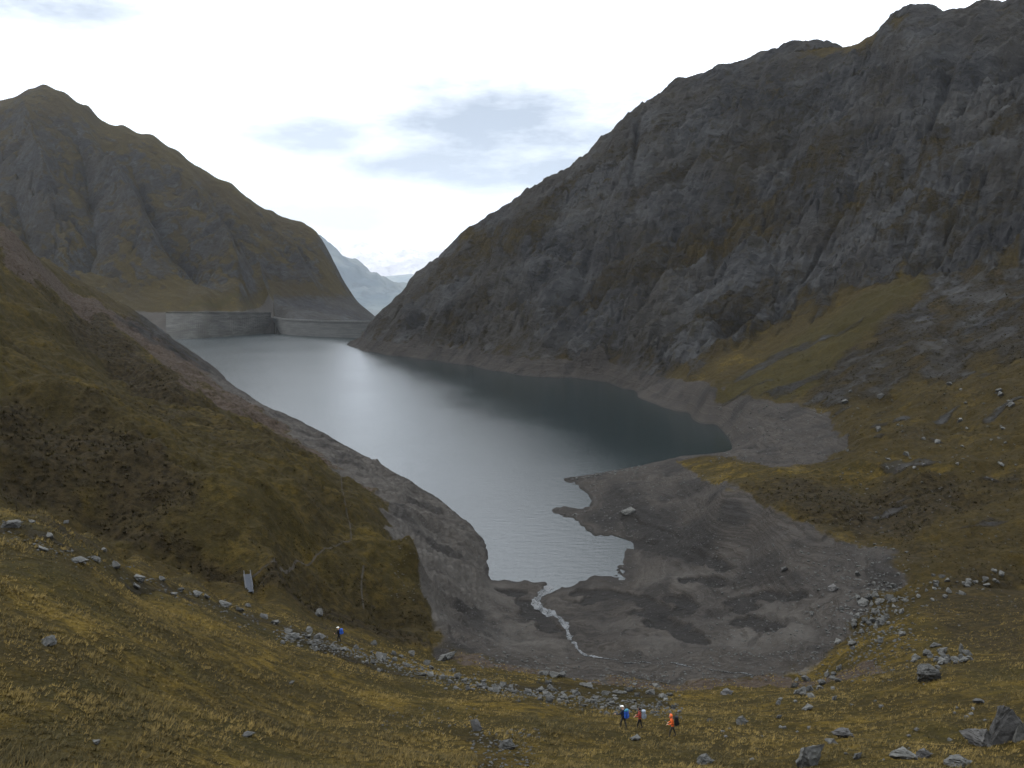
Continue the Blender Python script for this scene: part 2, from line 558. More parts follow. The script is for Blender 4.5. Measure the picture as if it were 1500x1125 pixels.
# lake shore (z = 0)
left_shore = [(713, 846), (716, 822), (708, 790), (690, 768), (660, 745), (640, 728), (600, 703), (570, 688), (545, 673), (520, 660),
              (480, 637), (440, 616), (400, 600), (360, 575), (330, 553), (300, 528)]
head_shore = [(740, 850), (770, 849), (800, 852), (806, 863), (818, 861), (850, 852), (870, 843), (900, 846), (918, 850), (905, 832),
              (913, 815), (919, 800), (905, 790), (870, 785), (850, 770), (828, 757), (808, 748), (825, 742), (845, 745), (866, 737),
              (856, 720), (840, 708), (825, 701), (850, 697), (880, 692), (920, 685), (960, 677), (1000, 668), (1035, 665), (1072, 658),
              (1066, 640), (1048, 622), (1010, 605), (960, 592), (935, 582), (930, 572), (890, 560), (840, 553), (790, 552), (740, 545),
              (690, 535), (640, 528), (590, 522), (550, 516), (525, 511), (513, 505)]
for p in left_shore + head_shore:
    z_at(*p, 0.0)
# lake bottom
for px, py, z in [(750, 820, -5), (800, 830, -4), (860, 820, -4), (880, 810, -3), (760, 790, -8), (830, 780, -4), (780, 720, -12), (740, 740, -12), (720, 770, -7),
                  (850, 730, -1.5), (800, 690, -12), (700, 700, -15), (620, 690, -9), (650, 660, -18), (560, 660, -9), (500, 620, -14), (430, 590, -14), (360, 555, -14),
                  (900, 660, -9), (1000, 640, -9), (1040, 645, -5), (950, 620, -12), (850, 610, -20), (980, 610, -7), (900, 580, -9), (800, 580, -18), (700, 560, -14), (600, 545, -14),
                  (540, 530, -14), (500, 520, -12), (450, 540, -22), (330, 520, -18), (300, 510, -12), (400, 505, -20), (650, 600, -28), (550, 580, -25)]:
    u, t = ray(px, py)
    V.pts.append((u, -CAM_Z / t, z))
# edge of the drawdown zone, about z = 18
for p in [(640, 905), (600, 840), (575, 790), (560, 745), (505, 700)]:
    z_at(*p, 19)
for p in [(1310, 862), (1290, 830), (1200, 778), (1130, 748), (1060, 717), (1215, 612), (1160, 591), (1100, 580), (1040, 566), (1010, 553)]:
    z_at(*p, 18)
for px, dz in [(930, 34), (850, 34), (790, 34), (740, 34), (690, 32), (640, 30), (590, 28), (550, 22)]:
    py = np.interp(px, [p[0] for p in head_shore[:-13:-1]], [p[1] for p in head_shore[:-13:-1]])
    u, t = ray(px, py)
    V.pts.append((u, -CAM_Z / t + dz, 18))
# silt flats at the head of the lake
for px, py, z in [(760, 885, 2), (700, 870, 5), (680, 830, 8), (650, 790, 9), (620, 750, 9), (740, 930, 9), (830, 900, 3), (850, 950, 13), (950, 880, 3.5), (1000, 910, 7), (1050, 870, 6), (940, 930, 8),
                  (960, 840, 2.5), (1000, 820, 5), (950, 770, 3), (1000, 760, 6), (900, 740, 2.5), (900, 710, 4), (960, 720, 6), (1100, 800, 10), (1150, 860, 12), (1200, 900, 15), (1100, 930, 12),
                  (1050, 960, 14.5), (1150, 960, 16.5), (960, 970, 14), (1220, 840, 15), (1030, 740, 11), (660, 900, 13), (720, 960, 17.5), (850, 985, 18), (1000, 1000, 18.5), (1100, 1000, 19), (1200, 985, 19)]:
    z_at(px, py, z)
# spit and grassy hummocks between the two bays
for px, py, d in [(1000, 671, 375), (1060, 672, 335), (1150, 698, 268), (1250, 705, 258), (1400, 692, 250), (1330, 700, 252)]:
    d_at(px, py, d)
for px, d, z in [(1060, 380, 5), (1150, 335, 12), (1250, 330, 18), (1400, 320, 24)]:
    w_at(px, d, z)
for px, py, z in [(1110, 640, 8), (1160, 650, 12), (1120, 610, 12), (1190, 670, 16), (1250, 640, 21), (1350, 640, 27)]:
    z_at(px, py, z)
for px, py, d in [(1280, 770, 226), (1400, 775, 208), (1500, 700, 235), (1500, 780, 195), (1400, 850, 165), (1500, 860, 160), (1350, 900, 140), (1450, 930, 118),
                  (1500, 600, 300), (1400, 600, 330), (1300, 590, 380), (1500, 520, 370), (1400, 540, 400)]:
    d_at(px, py, d)
# foreground slope
for px, py, d in [(0, 1125, 28), (375, 1125, 38), (750, 1125, 48), (1100, 1125, 50), (1500, 1125, 46), (0, 940, 42), (250, 940, 58), (0, 850, 54), (250, 1000, 50), (500, 1000, 74), (500, 1070, 56),
                  (750, 1060, 64), (700, 1000, 90), (850, 1015, 98), (980, 1070, 65), (1100, 1060, 68), (1475, 1060, 59), (1400, 1000, 80), (1365, 985, 90), (1310, 960, 112), (1250, 1040, 74), (1150, 1020, 95), (497, 950, 95),
                  (0, 740, 75), (60, 750, 80), (130, 780, 88), (200, 812, 98), (280, 842, 107), (365, 872, 118), (480, 912, 128), (560, 938, 136), (640, 958, 143), (0, 790, 64), (200, 870, 78), (350, 900, 95)]:
    d_at(px, py, d)
for px, y, z in [(0, 3, 78), (750, 3, 77.8), (1500, 3, 77.8), (0, 10, 73), (750, 10, 73.2), (1500, 10, 73), (0, 20, 66.5), (750, 25, 64.6), (1500, 25, 64.2), (1800, 46, 58), (-300, 30, 65), (-300, 60, 66), (1800, 100, 46), (1800, 160, 42), (1800, 300, 66)]:
    w_at(px, y, z)
# stream gully on the far side of the foreground crest
for px, d, z in [(-100, 92, 52), (0, 91, 49), (60, 96, 46), (130, 103, 42), (200, 110, 38), (280, 116, 35), (365, 123, 34), (480, 134, 27.0), (560, 142, 21.5), (640, 149, 17.8)]:
    w_at(px, d, z)
for px, py, d in [(362, 843, 128), (280, 800, 128), (200, 770, 124), (100, 735, 116), (480, 880, 141), (560, 905, 150), (0, 700, 108), (430, 860, 136)]:
    d_at(px, py, d)
# western valley side: a plane rising from the shore
s0 = (-63.0, 397.0); nrm = (-0.898, -0.439); tanw = 0.437


def side_plane(px, py):
    u, t = ray(px, py)
    a = tanw * (nrm[0] * u + nrm[1]); b = tanw * (-nrm[0] * s0[0] - nrm[1] * s0[1])
    return (CAM_Z - b) / (a - t)


for px in range(0, 640, 50):
    top = np.interp(px, [0, 30, 60, 100, 150, 215, 270, 300, 400, 545, 700], [328, 355, 380, 408, 440, 478, 505, 530, 602, 674, 790])
    bot = np.interp(px, [0, 100, 200, 365, 480, 640], [690, 725, 755, 835, 870, 890])
    for k in (0.25, 0.5, 0.8):
        py = lerp(bot, top, k)
        d = side_plane(px, py)
        if 110 < d < 1000 and py > 425 and not (px > 420 and k < 0.4):
            d_at(px, py, d)
for px, py, d in [(0, 328, 520), (30, 355, 600), (60, 380, 690), (100, 408, 800), (150, 440, 900), (215, 478, 1000), (0, 400, 330), (50, 420, 400), (0, 500, 220), (-150, 300, 420), (-150, 500, 190), (-150, 700, 100)]:
    d_at(px, py, d)
for px, d, z in [(0, 800, 60), (60, 950, 40), (-150, 700, 70), (130, 1050, 10), (215, 1120, -15), (0, 1100, -10), (100, 1200, -20), (-150, 1200, -20), (300, 1250, -25), (400, 1300, -25), (0, 1500, -30), (300, 1550, -30), (480, 1200, -20), (560, 1300, -25), (600, 1500, -40)]:
    w_at(px, d, z)
# eastern mountain
crest = [(545, 478, 1090), (565, 455, 1080), (610, 408, 1070), (640, 385, 1065), (680, 345, 1060), (715, 320, 1060), (760, 292, 1050), (800, 268, 1050), (850, 235, 1045), (880, 213, 1040), (920, 170, 1045), (940, 153, 1050), (985, 120, 1050),
         (1050, 103, 1040), (1120, 80, 1030), (1160, 66, 1025), (1190, 65, 1020), (1225, 68, 1010), (1265, 72, 1000), (1275, 58, 955), (1300, 35, 915), (1330, 16, 890), (1360, 14, 880), (1400, 18, 870), (1440, 10, 860), (1500, 0, 850), (1600, -20, 850), (1800, -40, 850)]
for px, py, d in crest:
    d_at(px, py, d)
    u, t = ray(px, py)
    V.pts.append((u, d * 1.22, CAM_Z + (t - 0.10) * d * 1.22))
    V.pts.append((u, d * 1.48, CAM_Z + (t - 0.26) * d * 1.48))
for px, py, d in [(700, 450, 930), (700, 390, 1000), (620, 480, 985), (850, 450, 822), (850, 350, 905), (1000, 450, 732), (1000, 350, 815), (1000, 250, 900), (1150, 350, 738), (1150, 250, 830), (1150, 150, 930), (1300, 300, 675), (1300, 200, 755), (1300, 110, 835),
                  (1400, 250, 655), (1400, 100, 785), (1500, 200, 655), (1500, 100, 750), (1500, 300, 570), (1020, 530, 600), (1100, 482, 645), (1200, 430, 640), (1300, 400, 595), (1400, 400, 555), (1500, 395, 520), (1290, 435, 560), (1400, 460, 495), (1200, 500, 530), (1350, 500, 450), (1500, 450, 440), (1700, 300, 520), (1700, 450, 400)]:
    d_at(px, py, d)
V.solve()
BASE = V.Z.copy()
X, Y = V.X, V.Y

# ---------------------------------------------------------------- masks of what the ground is made of
PXI = CX + FPX * us  # bearing of each column
rockm = V.poly([(513, 505), (560, 462), (610, 410), (680, 347), (760, 294), (850, 237), (920, 172), (985, 122), (1120, 83), (1190, 68), (1265, 75), (1330, 20), (1400, 21), (1500, 3), (1560, 0), (1560, 330),
                (1500, 395), (1450, 400), (1400, 402), (1350, 402), (1300, 415), (1200, 455), (1120, 490), (1020, 535), (980, 530), (900, 520), (800, 512), (700, 502), (600, 500)], 0.03, 0.03, 1)
behind = (Y > 0.97 * np.interp(PXI, [c[0] for c in crest], [c[2] for c in crest])[:, None]) & (PXI[:, None] > 530)
rockm = np.maximum(rockm, np.where(behind & (BASE > 0), 1.0, 0))
rockm = np.where((PXI[:, None] > 1540) & (Y > 480), 1.0, rockm)
fan = V.poly([(1045, 575), (1160, 590), (1240, 525), (1310, 462), (1390, 398), (1370, 396), (1260, 440), (1160, 500), (1090, 545)], 0.02, 0.015, 5)
rockm = rockm * (1 - fan)
leftm = V.poly([(0, 331), (60, 383), (100, 411), (215, 481), (300, 533), (400, 604), (545, 677), (640, 733), (712, 800), (713, 846), (700, 900), (640, 930), (560, 915), (480, 885), (362, 845), (200, 785), (100, 740), (0, 705)], 0.02)
leftm = np.where((PXI[:, None] < 5) & (Y > 100), 1.0, leftm)
fore = (Y < np.interp(PXI, [0, 60, 130, 200, 280, 365, 480, 560, 640, 720, 850, 1000, 1100, 1200, 1310, 1400, 1500], [80, 85, 93, 103, 112, 122, 133, 141, 148, 150, 150, 145, 140, 142, 150, 165, 170])[:, None])
foref = sstep(0, 12, np.interp(PXI, [0, 60, 130, 200, 280, 365, 480, 560, 640, 720, 850, 1000, 1100, 1200, 1310, 1400, 1500], [80, 85, 93, 103, 112, 122, 133, 141, 148, 146, 146, 140, 138, 142, 150, 165, 170])[:, None] - Y)

# ---------------------------------------------------------------- relief
fs = (0.704, -0.711)
S = X * fs[0] + Y * fs[1]
p = S * 0.80 + BASE * 0.60; q = -S * 0.60 + BASE * 0.80
wx = 14 * fbm(S / 70, BASE / 70, 3, 21)
r1 = ridged(p / 190 + wx / 90, (q + wx) / 46, 3, 31)
r2 = ridged((S + wx) / 52, BASE / 190, 3, 41)
r3 = fbm(S / 34 + Y / 80, BASE / 30, 5, 51, 0.55)
r4 = ridged(p / 46, q / 12, 3, 61)
blocky = np.floor(fbm(S / 40, BASE / 40, 3, 71) * 5) / 5
alt = sstep(8, 70, BASE)
r5 = ridged((S + 0.4 * wx) / 11, BASE / 34, 3, 63, 0.6)
r6 = ridged(p / 20, q / 6.5, 2, 65, 0.6)
wob = 0.5 * fbm(S / 18, BASE / 18, 3, 67)
g1 = np.exp(-(perlin((S + wx) / 30 + wob, BASE / 105, 69) / 0.085) ** 2)
g2 = np.exp(-(perlin(p / 110, (q + 0.6 * wx) / 24 + wob, 73) / 0.09) ** 2)
g3 = np.exp(-(perlin(S / 11 + wob, BASE / 30 + q / 60, 75) / 0.13) ** 2)
zr = (10 * r1 + 5.5 * r2 + 5.0 * r3 + 4.2 * r4 + 1.8 * r5 + 2.2 * r6 + 6 * blocky - 10) - 3.5 * g1 - 7.0 * g2 - 1.0 * g3 * (0.25 + 0.75 * alt)
crd = np.interp(PXI, [c[0] for c in crest], [c[2] for c in crest])[:, None]
Z = BASE + rockm * zr * (0.42 + 0.58 * sstep(0, 130, crd - Y))
# clefts in the rock face
for line, w, a in [([(1255, 300), (1215, 355), (1185, 405), (1165, 425)], 6, -9), ([(1395, 105), (1372, 160), (1345, 215)], 6, -12), ([(935, 180), (930, 240), (920, 290)], 5, -8), ([(1265, 74), (1235, 130), (1190, 180)], 8, -8),
                   ([(1385, 225), (1280, 290), (1180, 345), (1060, 420)], 9, 7), ([(1040, 300), (1140, 272), (1260, 205)], 9, 6), ([(720, 335), (760, 400), (768, 435)], 7, -7), ([(880, 330), (860, 400), (840, 450)], 8, -7),
                   ([(1000, 330), (960, 420), (940, 470)], 8, -6), ([(1440, 110), (1400, 190), (1330, 260)], 7, -8), ([(1120, 90), (1090, 200), (1020, 300)], 9, -6)]:
    Z += 1.5 * a * V.line(line, w * 0.7) * rockm
# grass ground: hummocks and terracettes
hum = fbm(X / 9, Y / 9, 4, 81)
hum2 = fbm(X / 30, Y / 30, 4, 91)
softg = (1 - rockm) * sstep(16, 22, BASE)
Z += softg * np.where(Y < 160, 0.35 * hum + 0.5 * hum2 * sstep(30, 80, Y), 1.1 * hum + 2.0 * hum2)
Z += softg * (1 - foref) * (1 - leftm) * (2.2 * ridged(X / 55 + Y / 200, Y / 34, 3, 95) * sstep(150, 230, Y) * sstep(1150, 1250, PXI)[:, None])
# western hillside: ribs and hollows running down to the lake
sl = X * (-0.439) + Y * 0.898
rib = ridged(sl / 85 + 0.25 * fbm(X / 60, Y / 60, 2, 5), (X * -0.898 + Y * -0.439) / 260, 3, 101)
lz = leftm * sstep(12, 26, BASE)
Z += lz * (3.6 * rib - 2.4 + 2.2 * fbm(X / 22, Y / 22, 5, 111, 0.55) + 0.5 * fbm(X / 4, Y / 4, 3, 113))
for line, w, a in [([(0, 585), (60, 640), (110, 695), (170, 755)], 15, -10), ([(140, 455), (175, 500), (230, 560), (300, 610)], 10, 5), ([(110, 470), (150, 520), (210, 580)], 9, -5), ([(0, 590), (100, 590), (190, 640)], 10, 3),
                   ([(375, 665), (410, 700), (440, 740)], 6, 2.5), ([(240, 700), (300, 760), (360, 820)], 10, -2.0)]:
    Z += a * V.line(line, w) * leftm
# silt: gentle mounds, channels, strandline steps
bed = sstep(24, 17, BASE) * (1 - rockm)
flat = sstep(-4, -1, BASE)
chn = ridged(X / 16, Y / 26, 3, 121)
mound = fbm(X / 12, Y / 20, 4, 131)
Z += bed * flat * (1.0 * mound * sstep(0.3, 4, BASE) + 0.18 * fbm(X / 3, Y / 4, 4, 141))
step = 1.1
ph = (Z + 0.8 * fbm(X / 40, Y / 40, 3, 151)) / step
Z += bed * flat * sstep(2, 6, BASE) * (step * (0.40 + 0.3 * sstep(-.3, .5, fbm(X / 35, Y / 35, 2, 155))) * (sstep(0.55, 0.95, ph - np.floor(ph)) - (ph - np.floor(ph))))
# ragged western bank with little rock ledges
Z += leftm * sstep(22, 10, BASE) * sstep(-6, 0, BASE) * (1.4 * fbm(X / 9, Y / 12, 5, 161, 0.62) + 0.8 * ridged(sl / 9, BASE / 40, 3, 165) * sstep(1, 6, BASE) + 0.7 * ridged(sl / 14, BASE / 5, 3, 163) * sstep(5, 0, BASE))
# drying channels in the silt
channels = [[(848, 868), (890, 865), (945, 877), (966, 890), (960, 903), (942, 898)], [(1078, 880), (1094, 892)], [(1085, 906), (1110, 910), (1132, 918)], [(1010, 848), (1050, 852)], [(1120, 868), (1160, 874)], [(958, 912), (985, 924), (1022, 938)], [(770, 880), (790, 905), (805, 920)], [(985, 872), (1010, 880), (1000, 895)],
            [(860, 880), (905, 868), (950, 878)], [(1000, 920), (970, 905)], [(740, 865), (755, 868)], [(900, 790), (960, 800), (1060, 830)], [(920, 760), (990, 790)]]
chm = np.zeros_like(Z)
for c in channels:
    chm = np.maximum(chm, sstep(0.42, 0.62, V.line(c, 3.4) + 0.28 * fbm(X / 4, Y / 7, 4, 157)))
flats = V.poly([(720, 870), (800, 875), (870, 850), (960, 830), (1090, 850), (1180, 890), (1200, 940), (1050, 955), (900, 955), (760, 940)], 0.05)
meander = sstep(0.80, 0.88, 1 - 2 * np.abs(perlin(X / 15 + 0.35 * fbm(X / 9, Y / 9, 2, 7), Y / 24 + 3.3, 159))) * sstep(-0.2, 0.25, fbm(X / 22, Y / 30, 2, 158)) * flats
chm = np.maximum(0.85 * chm, 0.35 * meander)
Z -= 0.8 * chm * bed
stream_pix = [(806, 861), (792, 872), (784, 885), (798, 897), (818, 905), (830, 920), (836, 938), (848, 954), (866, 962)]
sm = V.line(stream_pix, 1.8)
Z -= 0.5 * sm
V.Z = Z

# ---------------------------------------------------------------- material weights
n3 = fbm(X / 60, Y / 60, 4, 171); n4 = fbm(X / 18, Y / 18, 4, 181)
Nrm = field_normals(V)
slope = np.degrees(np.arccos(np.clip(Nrm[..., 2], -1, 1)))
lvl = 18 - 6.0 * sstep(520, 640, Y)
bare = sstep(1.5, -1.5, BASE + (1.2 + 3.0 * leftm) * n4 - lvl) * (1 - fan)
bare = np.maximum(bare, V.poly([(640, 905), (575, 790), (565, 745), (600, 720), (720, 800), (713, 860), (800, 900), (900, 1000), (760, 975), (680, 950)], 0.03, 0.035, 9))
# spit top keeps its grass
spit = V.poly([(985, 674), (1060, 668), (1150, 690), (1250, 690), (1400, 690), (1420, 780), (1330, 800), (1200, 775), (1120, 740), (1030, 705)], 0.02, 0.012, 3)
bare = bare * (1 - spit)
redm = V.poly([(0, 331), (60, 383), (215, 481), (300, 533), (400, 604), (545, 677), (600, 715), (565, 745), (500, 690), (430, 650), (330, 600), (270, 575), (190, 495), (150, 455), (60, 420), (0, 385)], 0.03, 0.02, 13)
redm = np.maximum(redm, 0.9 * V.poly([(640, 950), (720, 955), (850, 965), (1000, 975), (1130, 985), (1280, 965), (1300, 985), (1130, 1005), (960, 1010), (820, 990), (700, 975)], 0.012, 0.012, 15))
# scree fans under the eastern cliffs
scree = V.poly([(1165, 592), (1225, 535), (1295, 470), (1375, 398), (1500, 392), (1560, 420), (1500, 520), (1400, 545), (1320, 565), (1240, 595), (1200, 600)], 0.04, 0.04, 17)
scree = np.maximum(scree, V.poly([(1010, 552), (1100, 500), (1180, 455), (1200, 440), (1100, 475), (1000, 530)], 0.02, 0.02, 18) * 0.8)
heath_shade = V.poly([(0, 590), (90, 590), (190, 620), (290, 700), (230, 790), (150, 765), (60, 740), (0, 700)], 0.05, 0.05, 19)  # heather, with the shade of the hollow painted in as dark weight
heath_shade = np.maximum(heath_shade, V.poly([(120, 455), (160, 455), (210, 520), (300, 600), (230, 590), (140, 530), (100, 480)], 0.03, 0.03, 20))
heath_shade = np.maximum(heath_shade, 1.0 * V.poly([(1060, 715), (1150, 700), (1400, 700), (1460, 730), (1330, 790), (1220, 775), (1120, 745)], 0.03, 0.03, 22))
heath_shade = np.maximum(heath_shade, leftm * sstep(0.05, 0.9, n3 + 0.5 * n4) * 0.6)
heath_shade = np.maximum(heath_shade, 0.7 * V.poly([(1400, 830), (1500, 850), (1500, 960), (1420, 950), (1340, 900)], 0.03, 0.03, 23))
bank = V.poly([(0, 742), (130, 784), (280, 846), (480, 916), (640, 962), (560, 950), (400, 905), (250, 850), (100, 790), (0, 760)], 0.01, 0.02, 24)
heath_shade = np.maximum(heath_shade, 0.7 * bank * sstep(-0.1, 0.4, n4))
heath_shade = np.maximum(heath_shade, V.poly([(0, 670), (100, 715), (200, 770), (300, 815), (352, 842), (355, 862), (280, 836), (200, 806), (130, 774), (60, 742), (0, 732)], 0.02, 0.012, 41))  # dark heather band that also paints the gully's shade behind the crest
heath_shade = np.maximum(heath_shade, V.poly([(378, 852), (480, 887), (600, 925), (650, 948), (560, 934), (480, 908), (374, 868)], 0.01, 0.008, 42))  # lower stretch of the same painted gully shade
stony = V.poly([(0, 768), (100, 800), (200, 838), (320, 885), (410, 915), (520, 945), (640, 990), (720, 1000), (860, 1000), (960, 1010), (1000, 1040), (880, 1040), (740, 1015), (600, 990), (500, 965), (400, 930), (260, 872), (120, 820), (0, 785)], 0.006, 0.012, 25)
stony = np.maximum(stony, V.poly([(640, 1060), (700, 1070), (790, 1110), (770, 1125), (700, 1125), (690, 1090)], 0.01, 0.012, 26))
# grass ledges on the rock
ledge = sstep(-0.15, 0.65, fbm(p / 150, q / 30, 4, 191) + 0.35 * fbm(S / 20, BASE / 20, 3, 192) + (34 - slope) / 40)
for pl in ([(1050, 300), (1130, 275), (1230, 225), (1262, 212), (1250, 240), (1170, 285), (1080, 325)], [(1215, 318), (1330, 245), (1400, 205), (1395, 222), (1300, 290), (1235, 325)], [(1270, 345), (1340, 300), (1430, 270), (1420, 320), (1310, 350)],
           [(960, 390), (1060, 330), (1150, 310), (1140, 340), (1030, 380)], [(700, 335), (820, 325), (790, 350), (700, 380), (610, 420), (640, 390)], [(1000, 545), (1080, 500), (1200, 430), (1190, 440), (1110, 505), (1040, 560)]):
    ledge = np.maximum(ledge, 1.35 * V.poly(pl, 0.03, 0.035, 28))
runs = sstep(0.0, 0.5, fbm(p / 230 + 4.4, q / 42, 4, 207, 0.55)) * sstep(330, 180, BASE)
ledge = np.maximum(ledge, 0.8 * runs)
rock = rockm * (1 - 0.60 * ledge)
rock = np.maximum(rock, 0.33 * stony)
rightslope = V.poly([(1215, 612), (1330, 540), (1500, 450), (1500, 850), (1310, 850), (1200, 700)], 0.03)
rock = np.maximum(rock, rightslope * sstep(0.35, 0.8, fbm(X / 26, Y / 16, 4, 193)) * 0.75)
rock = np.maximum(rock, fan * sstep(0.1, 0.5, fbm(p / 90, q / 10, 3, 213)) * 0.62)
rock = np.maximum(rock, scree * np.clip(0.52 + 0.4 * n4 + 0.25 * fbm(p / 60, q / 7, 3, 211), 0, 0.95))
wet = np.clip(np.maximum(chm, V.poly([(900, 700), (960, 740), (1060, 790), (1040, 830), (960, 815), (925, 800), (910, 780), (860, 770), (850, 750), (880, 735)], 0.03, 0.03, 29) * 0.75) * bed, 0, 1)
wet = np.maximum(wet, sstep(0.7, 0.1, BASE) * bed * 0.5)
wet = np.maximum(wet, 0.6 * bed * sstep(0.2, 0.6, fbm(X / 14, Y / 22, 4, 195)))
gold = np.where(foref > 0.3, 0.74 + 0.3 * n3, 0.10 + 0.4 * n3)
gold = np.where(leftm > 0.5, 0.22 + 0.35 * n3 + 0.25 * sstep(200, 600, Y), gold)
gold = np.where(rockm > 0.5, 0.25, gold)
gold = np.maximum(gold, 0.75 * V.poly([(985, 674), (1100, 680), (1300, 685), (1420, 690), (1250, 700), (1150, 695), (1060, 715), (1020, 700)], 0.02, 0.01, 33))
silt = np.clip(flats * (0.02 + 0.7 * fbm(X / 20, Y / 30, 3, 205)) + 0.6 * V.poly([(640, 770), (665, 760), (720, 840), (800, 905), (840, 960), (740, 950), (680, 900), (650, 850)], 0.03, 0.03, 39) * (0.6 + 0.5 * n4), 0, 1)
silt = np.maximum(silt, leftm * np.clip(0.5 + 0.55 * fbm(sl / 6 + 0.4 * n4, BASE / 26, 4, 209), 0, 1) * 0.85)
gold = np.where(bare > 0.5, silt, gold)
green = 0.22 * leftm + fan * 0.5
green = np.maximum(green, foref * sstep(0.0, 0.6, fbm(X / 12, Y / 12, 3, 197)) * 0.4)
heath_shade = np.maximum(heath_shade, rockm * (0.35 + 0.3 * n4))
heath_shade = np.maximum(heath_shade, rightslope * sstep(0.0, 0.5, n3) * 0.6)
heath_shade = np.maximum(heath_shade, 0.7 * scree)
foot = sstep(590, 640, Y) * sstep(1030, 990, PXI)[:, None] * sstep(60, 40, BASE)
heath_shade = np.maximum(heath_shade, 0.85 * foot)
rock = np.maximum(rock, foot * np.clip(0.6 + 0.35 * n4, 0, 1))
heath_shade = heath_shade * (1 - bare)
redm = np.maximum(redm, scree * 0.3) * (1 - bare)
redm = np.where(leftm > 0.5, redm * (0.75 + 0.3 * n4), redm)
WTS = np.stack([rock, bare, np.clip(heath_shade, 0, 1), np.clip(redm, 0, 1)], -1)
pale = np.zeros_like(wet)
for pl in ([(1290, 225), (1330, 180), (1400, 130), (1500, 110), (1560, 120), (1560, 260), (1500, 235), (1430, 225), (1360, 235), (1300, 265), (1255, 290)], [(1140, 440), (1200, 395), (1290, 350), (1340, 345), (1300, 385), (1240, 410), (1180, 450)],
           [(905, 190), (960, 160), (930, 290), (880, 320), (800, 330), (840, 270)], [(950, 470), (1010, 420), (1080, 400), (1120, 410), (1050, 470), (980, 510)], [(1330, 40), (1420, 40), (1380, 100), (1300, 120)], [(1380, 470), (1440, 440), (1500, 420), (1500, 470), (1400, 500)]):
    pale = np.maximum(pale, V.poly(pl, 0.03, 0.05, 37))
pale = pale * (0.32 + 0.5 * fbm(p / 40, q / 16, 3, 199))
AUX = np.stack([wet, np.clip(gold, 0, 1), np.clip(green, 0, 1), np.clip(pale, 0, 1)], -1)


def fc(a):
    return a[:-1, :-1]


deep = np.maximum.reduce([Z[:-1, :-1], Z[1:, :-1], Z[:-1, 1:], Z[1:, 1:]]) < -3.0
ATT = {"wts": WTS, "aux": AUX}
reg_right = fc((PXI[:, None] > 900) & (Y > 300) | (rockm > 0.4) | (behind)) & ~fc(bare > 0.6)
reg_right |= fc((PXI[:, None] > 1000) & (Y > 150) & (bare < 0.6))
reg_left = fc((leftm > 0.5) & (bare < 0.6)) & ~reg_right
reg_fore = fc(fore & (bare < 0.6)) & ~reg_right & ~reg_left
reg_bed = ~(reg_right | reg_left | reg_fore)
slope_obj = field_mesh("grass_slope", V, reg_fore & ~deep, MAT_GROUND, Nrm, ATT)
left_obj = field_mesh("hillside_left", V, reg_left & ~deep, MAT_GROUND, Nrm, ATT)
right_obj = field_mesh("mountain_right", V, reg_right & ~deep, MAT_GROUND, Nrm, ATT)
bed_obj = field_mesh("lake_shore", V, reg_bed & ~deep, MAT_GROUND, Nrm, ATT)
for o, t in ((slope_obj, "ochre and olive grass slope falling towards the lake"), (left_obj, "olive and heather covered hillside rising from the western bank"),
             (right_obj, "grey rock mountain with grassy ledges above the eastern bank"), (bed_obj, "bare grey silt and gravel exposed around the lake")):
    o["label"] = t

# ------------------------------------------------------------------ mountain behind the dam
M = Field(np.linspace(-0.78, -0.10, 470), np.concatenate([np.linspace(1150, 2150, 420, endpoint=False), np.linspace(2150, 2900, 40)]))
for p in [(-100, 512), (150, 500), (220, 498), (270, 497), (330, 493), (380, 489), (400, 487)]:
    u, t = ray(*p)
    M.pts.append((u, -CAM_Z / t + (26 if p[0] > 200 else 0), 0))
for px, py in [(-100, 468), (200, 459), (250, 458), (300, 458), (350, 458), (392, 460)]:
    u, t = ray(px, py)
    M.pts.append((u, 1262 if px < 310 else 1262 + (px - 310) * 0.95, CAM_Z + t * (1262 if px < 310 else 1262 + (px - 310) * 0.95)))
    M.pts.append((u, (1262 if px < 310 else 1262 + (px - 310) * 0.95) + 16, CAM_Z + t * (1262 if px < 310 else 1262 + (px - 310) * 0.95) + 0.4))
for px, d, z in [(270, 1160, -10), (400, 1290, -12), (-100, 1150, -6), (470, 1420, 12), (520, 1420, -5), (600, 1450, -40), (640, 1700, -60), (600, 1900, -60), (640, 1250, -60), (560, 1750, -10), (430, 1405, 25)]:
    M.w_at(px, d, z)
for px, py, d in [(420, 462, 1420), (440, 452, 1480), (480, 440, 1560), (500, 410, 1680), (520, 440, 1650), (535, 452, 1630), (548, 464, 1610), (300, 420, 1380), (350, 412, 1420), (200, 420, 1390), (200, 300, 1650), (100, 300, 1640), (100, 385, 1450), (300, 350, 1600), (400, 400, 1590), (400, 350, 1720), (150, 220, 1850), (250, 280, 1750), (0, 300, 1700), (0, 400, 1400)]:
    M.d_at(px, py, d)
mcrest = [(-160, 215, 2300), (-60, 172, 2220), (0, 151, 2150), (40, 134, 2080), (65, 126, 2050), (95, 138, 2020), (130, 158, 2000), (180, 185, 1980), (225, 200, 1950), (262, 224, 1920), (300, 252, 1900), (340, 272, 1880), (375, 300, 1855), (400, 312, 1850), (430, 326, 1845), (445, 332, 1840), (465, 345, 1790), (475, 358, 1750), (490, 388, 1710)]
for px, py, d in mcrest:
    M.d_at(px, py, d)
    u, t = ray(px, py)
    M.pts.append((u, d * 1.12, CAM_Z + (t - 0.07) * d * 1.12))
    M.pts.append((u, d * 1.36, CAM_Z + (t - 0.2) * d * 1.36))
M.solve(320, 320)
mb = M.Z.copy()
MX, MY = M.X, M.Y
up = sstep(45, 130, mb)
mcd = np.interp(CX + FPX * M.us, [c[0] for c in mcrest], [c[2] for c in mcrest])[:, None]
below = sstep(20, 260, mcd - MY)
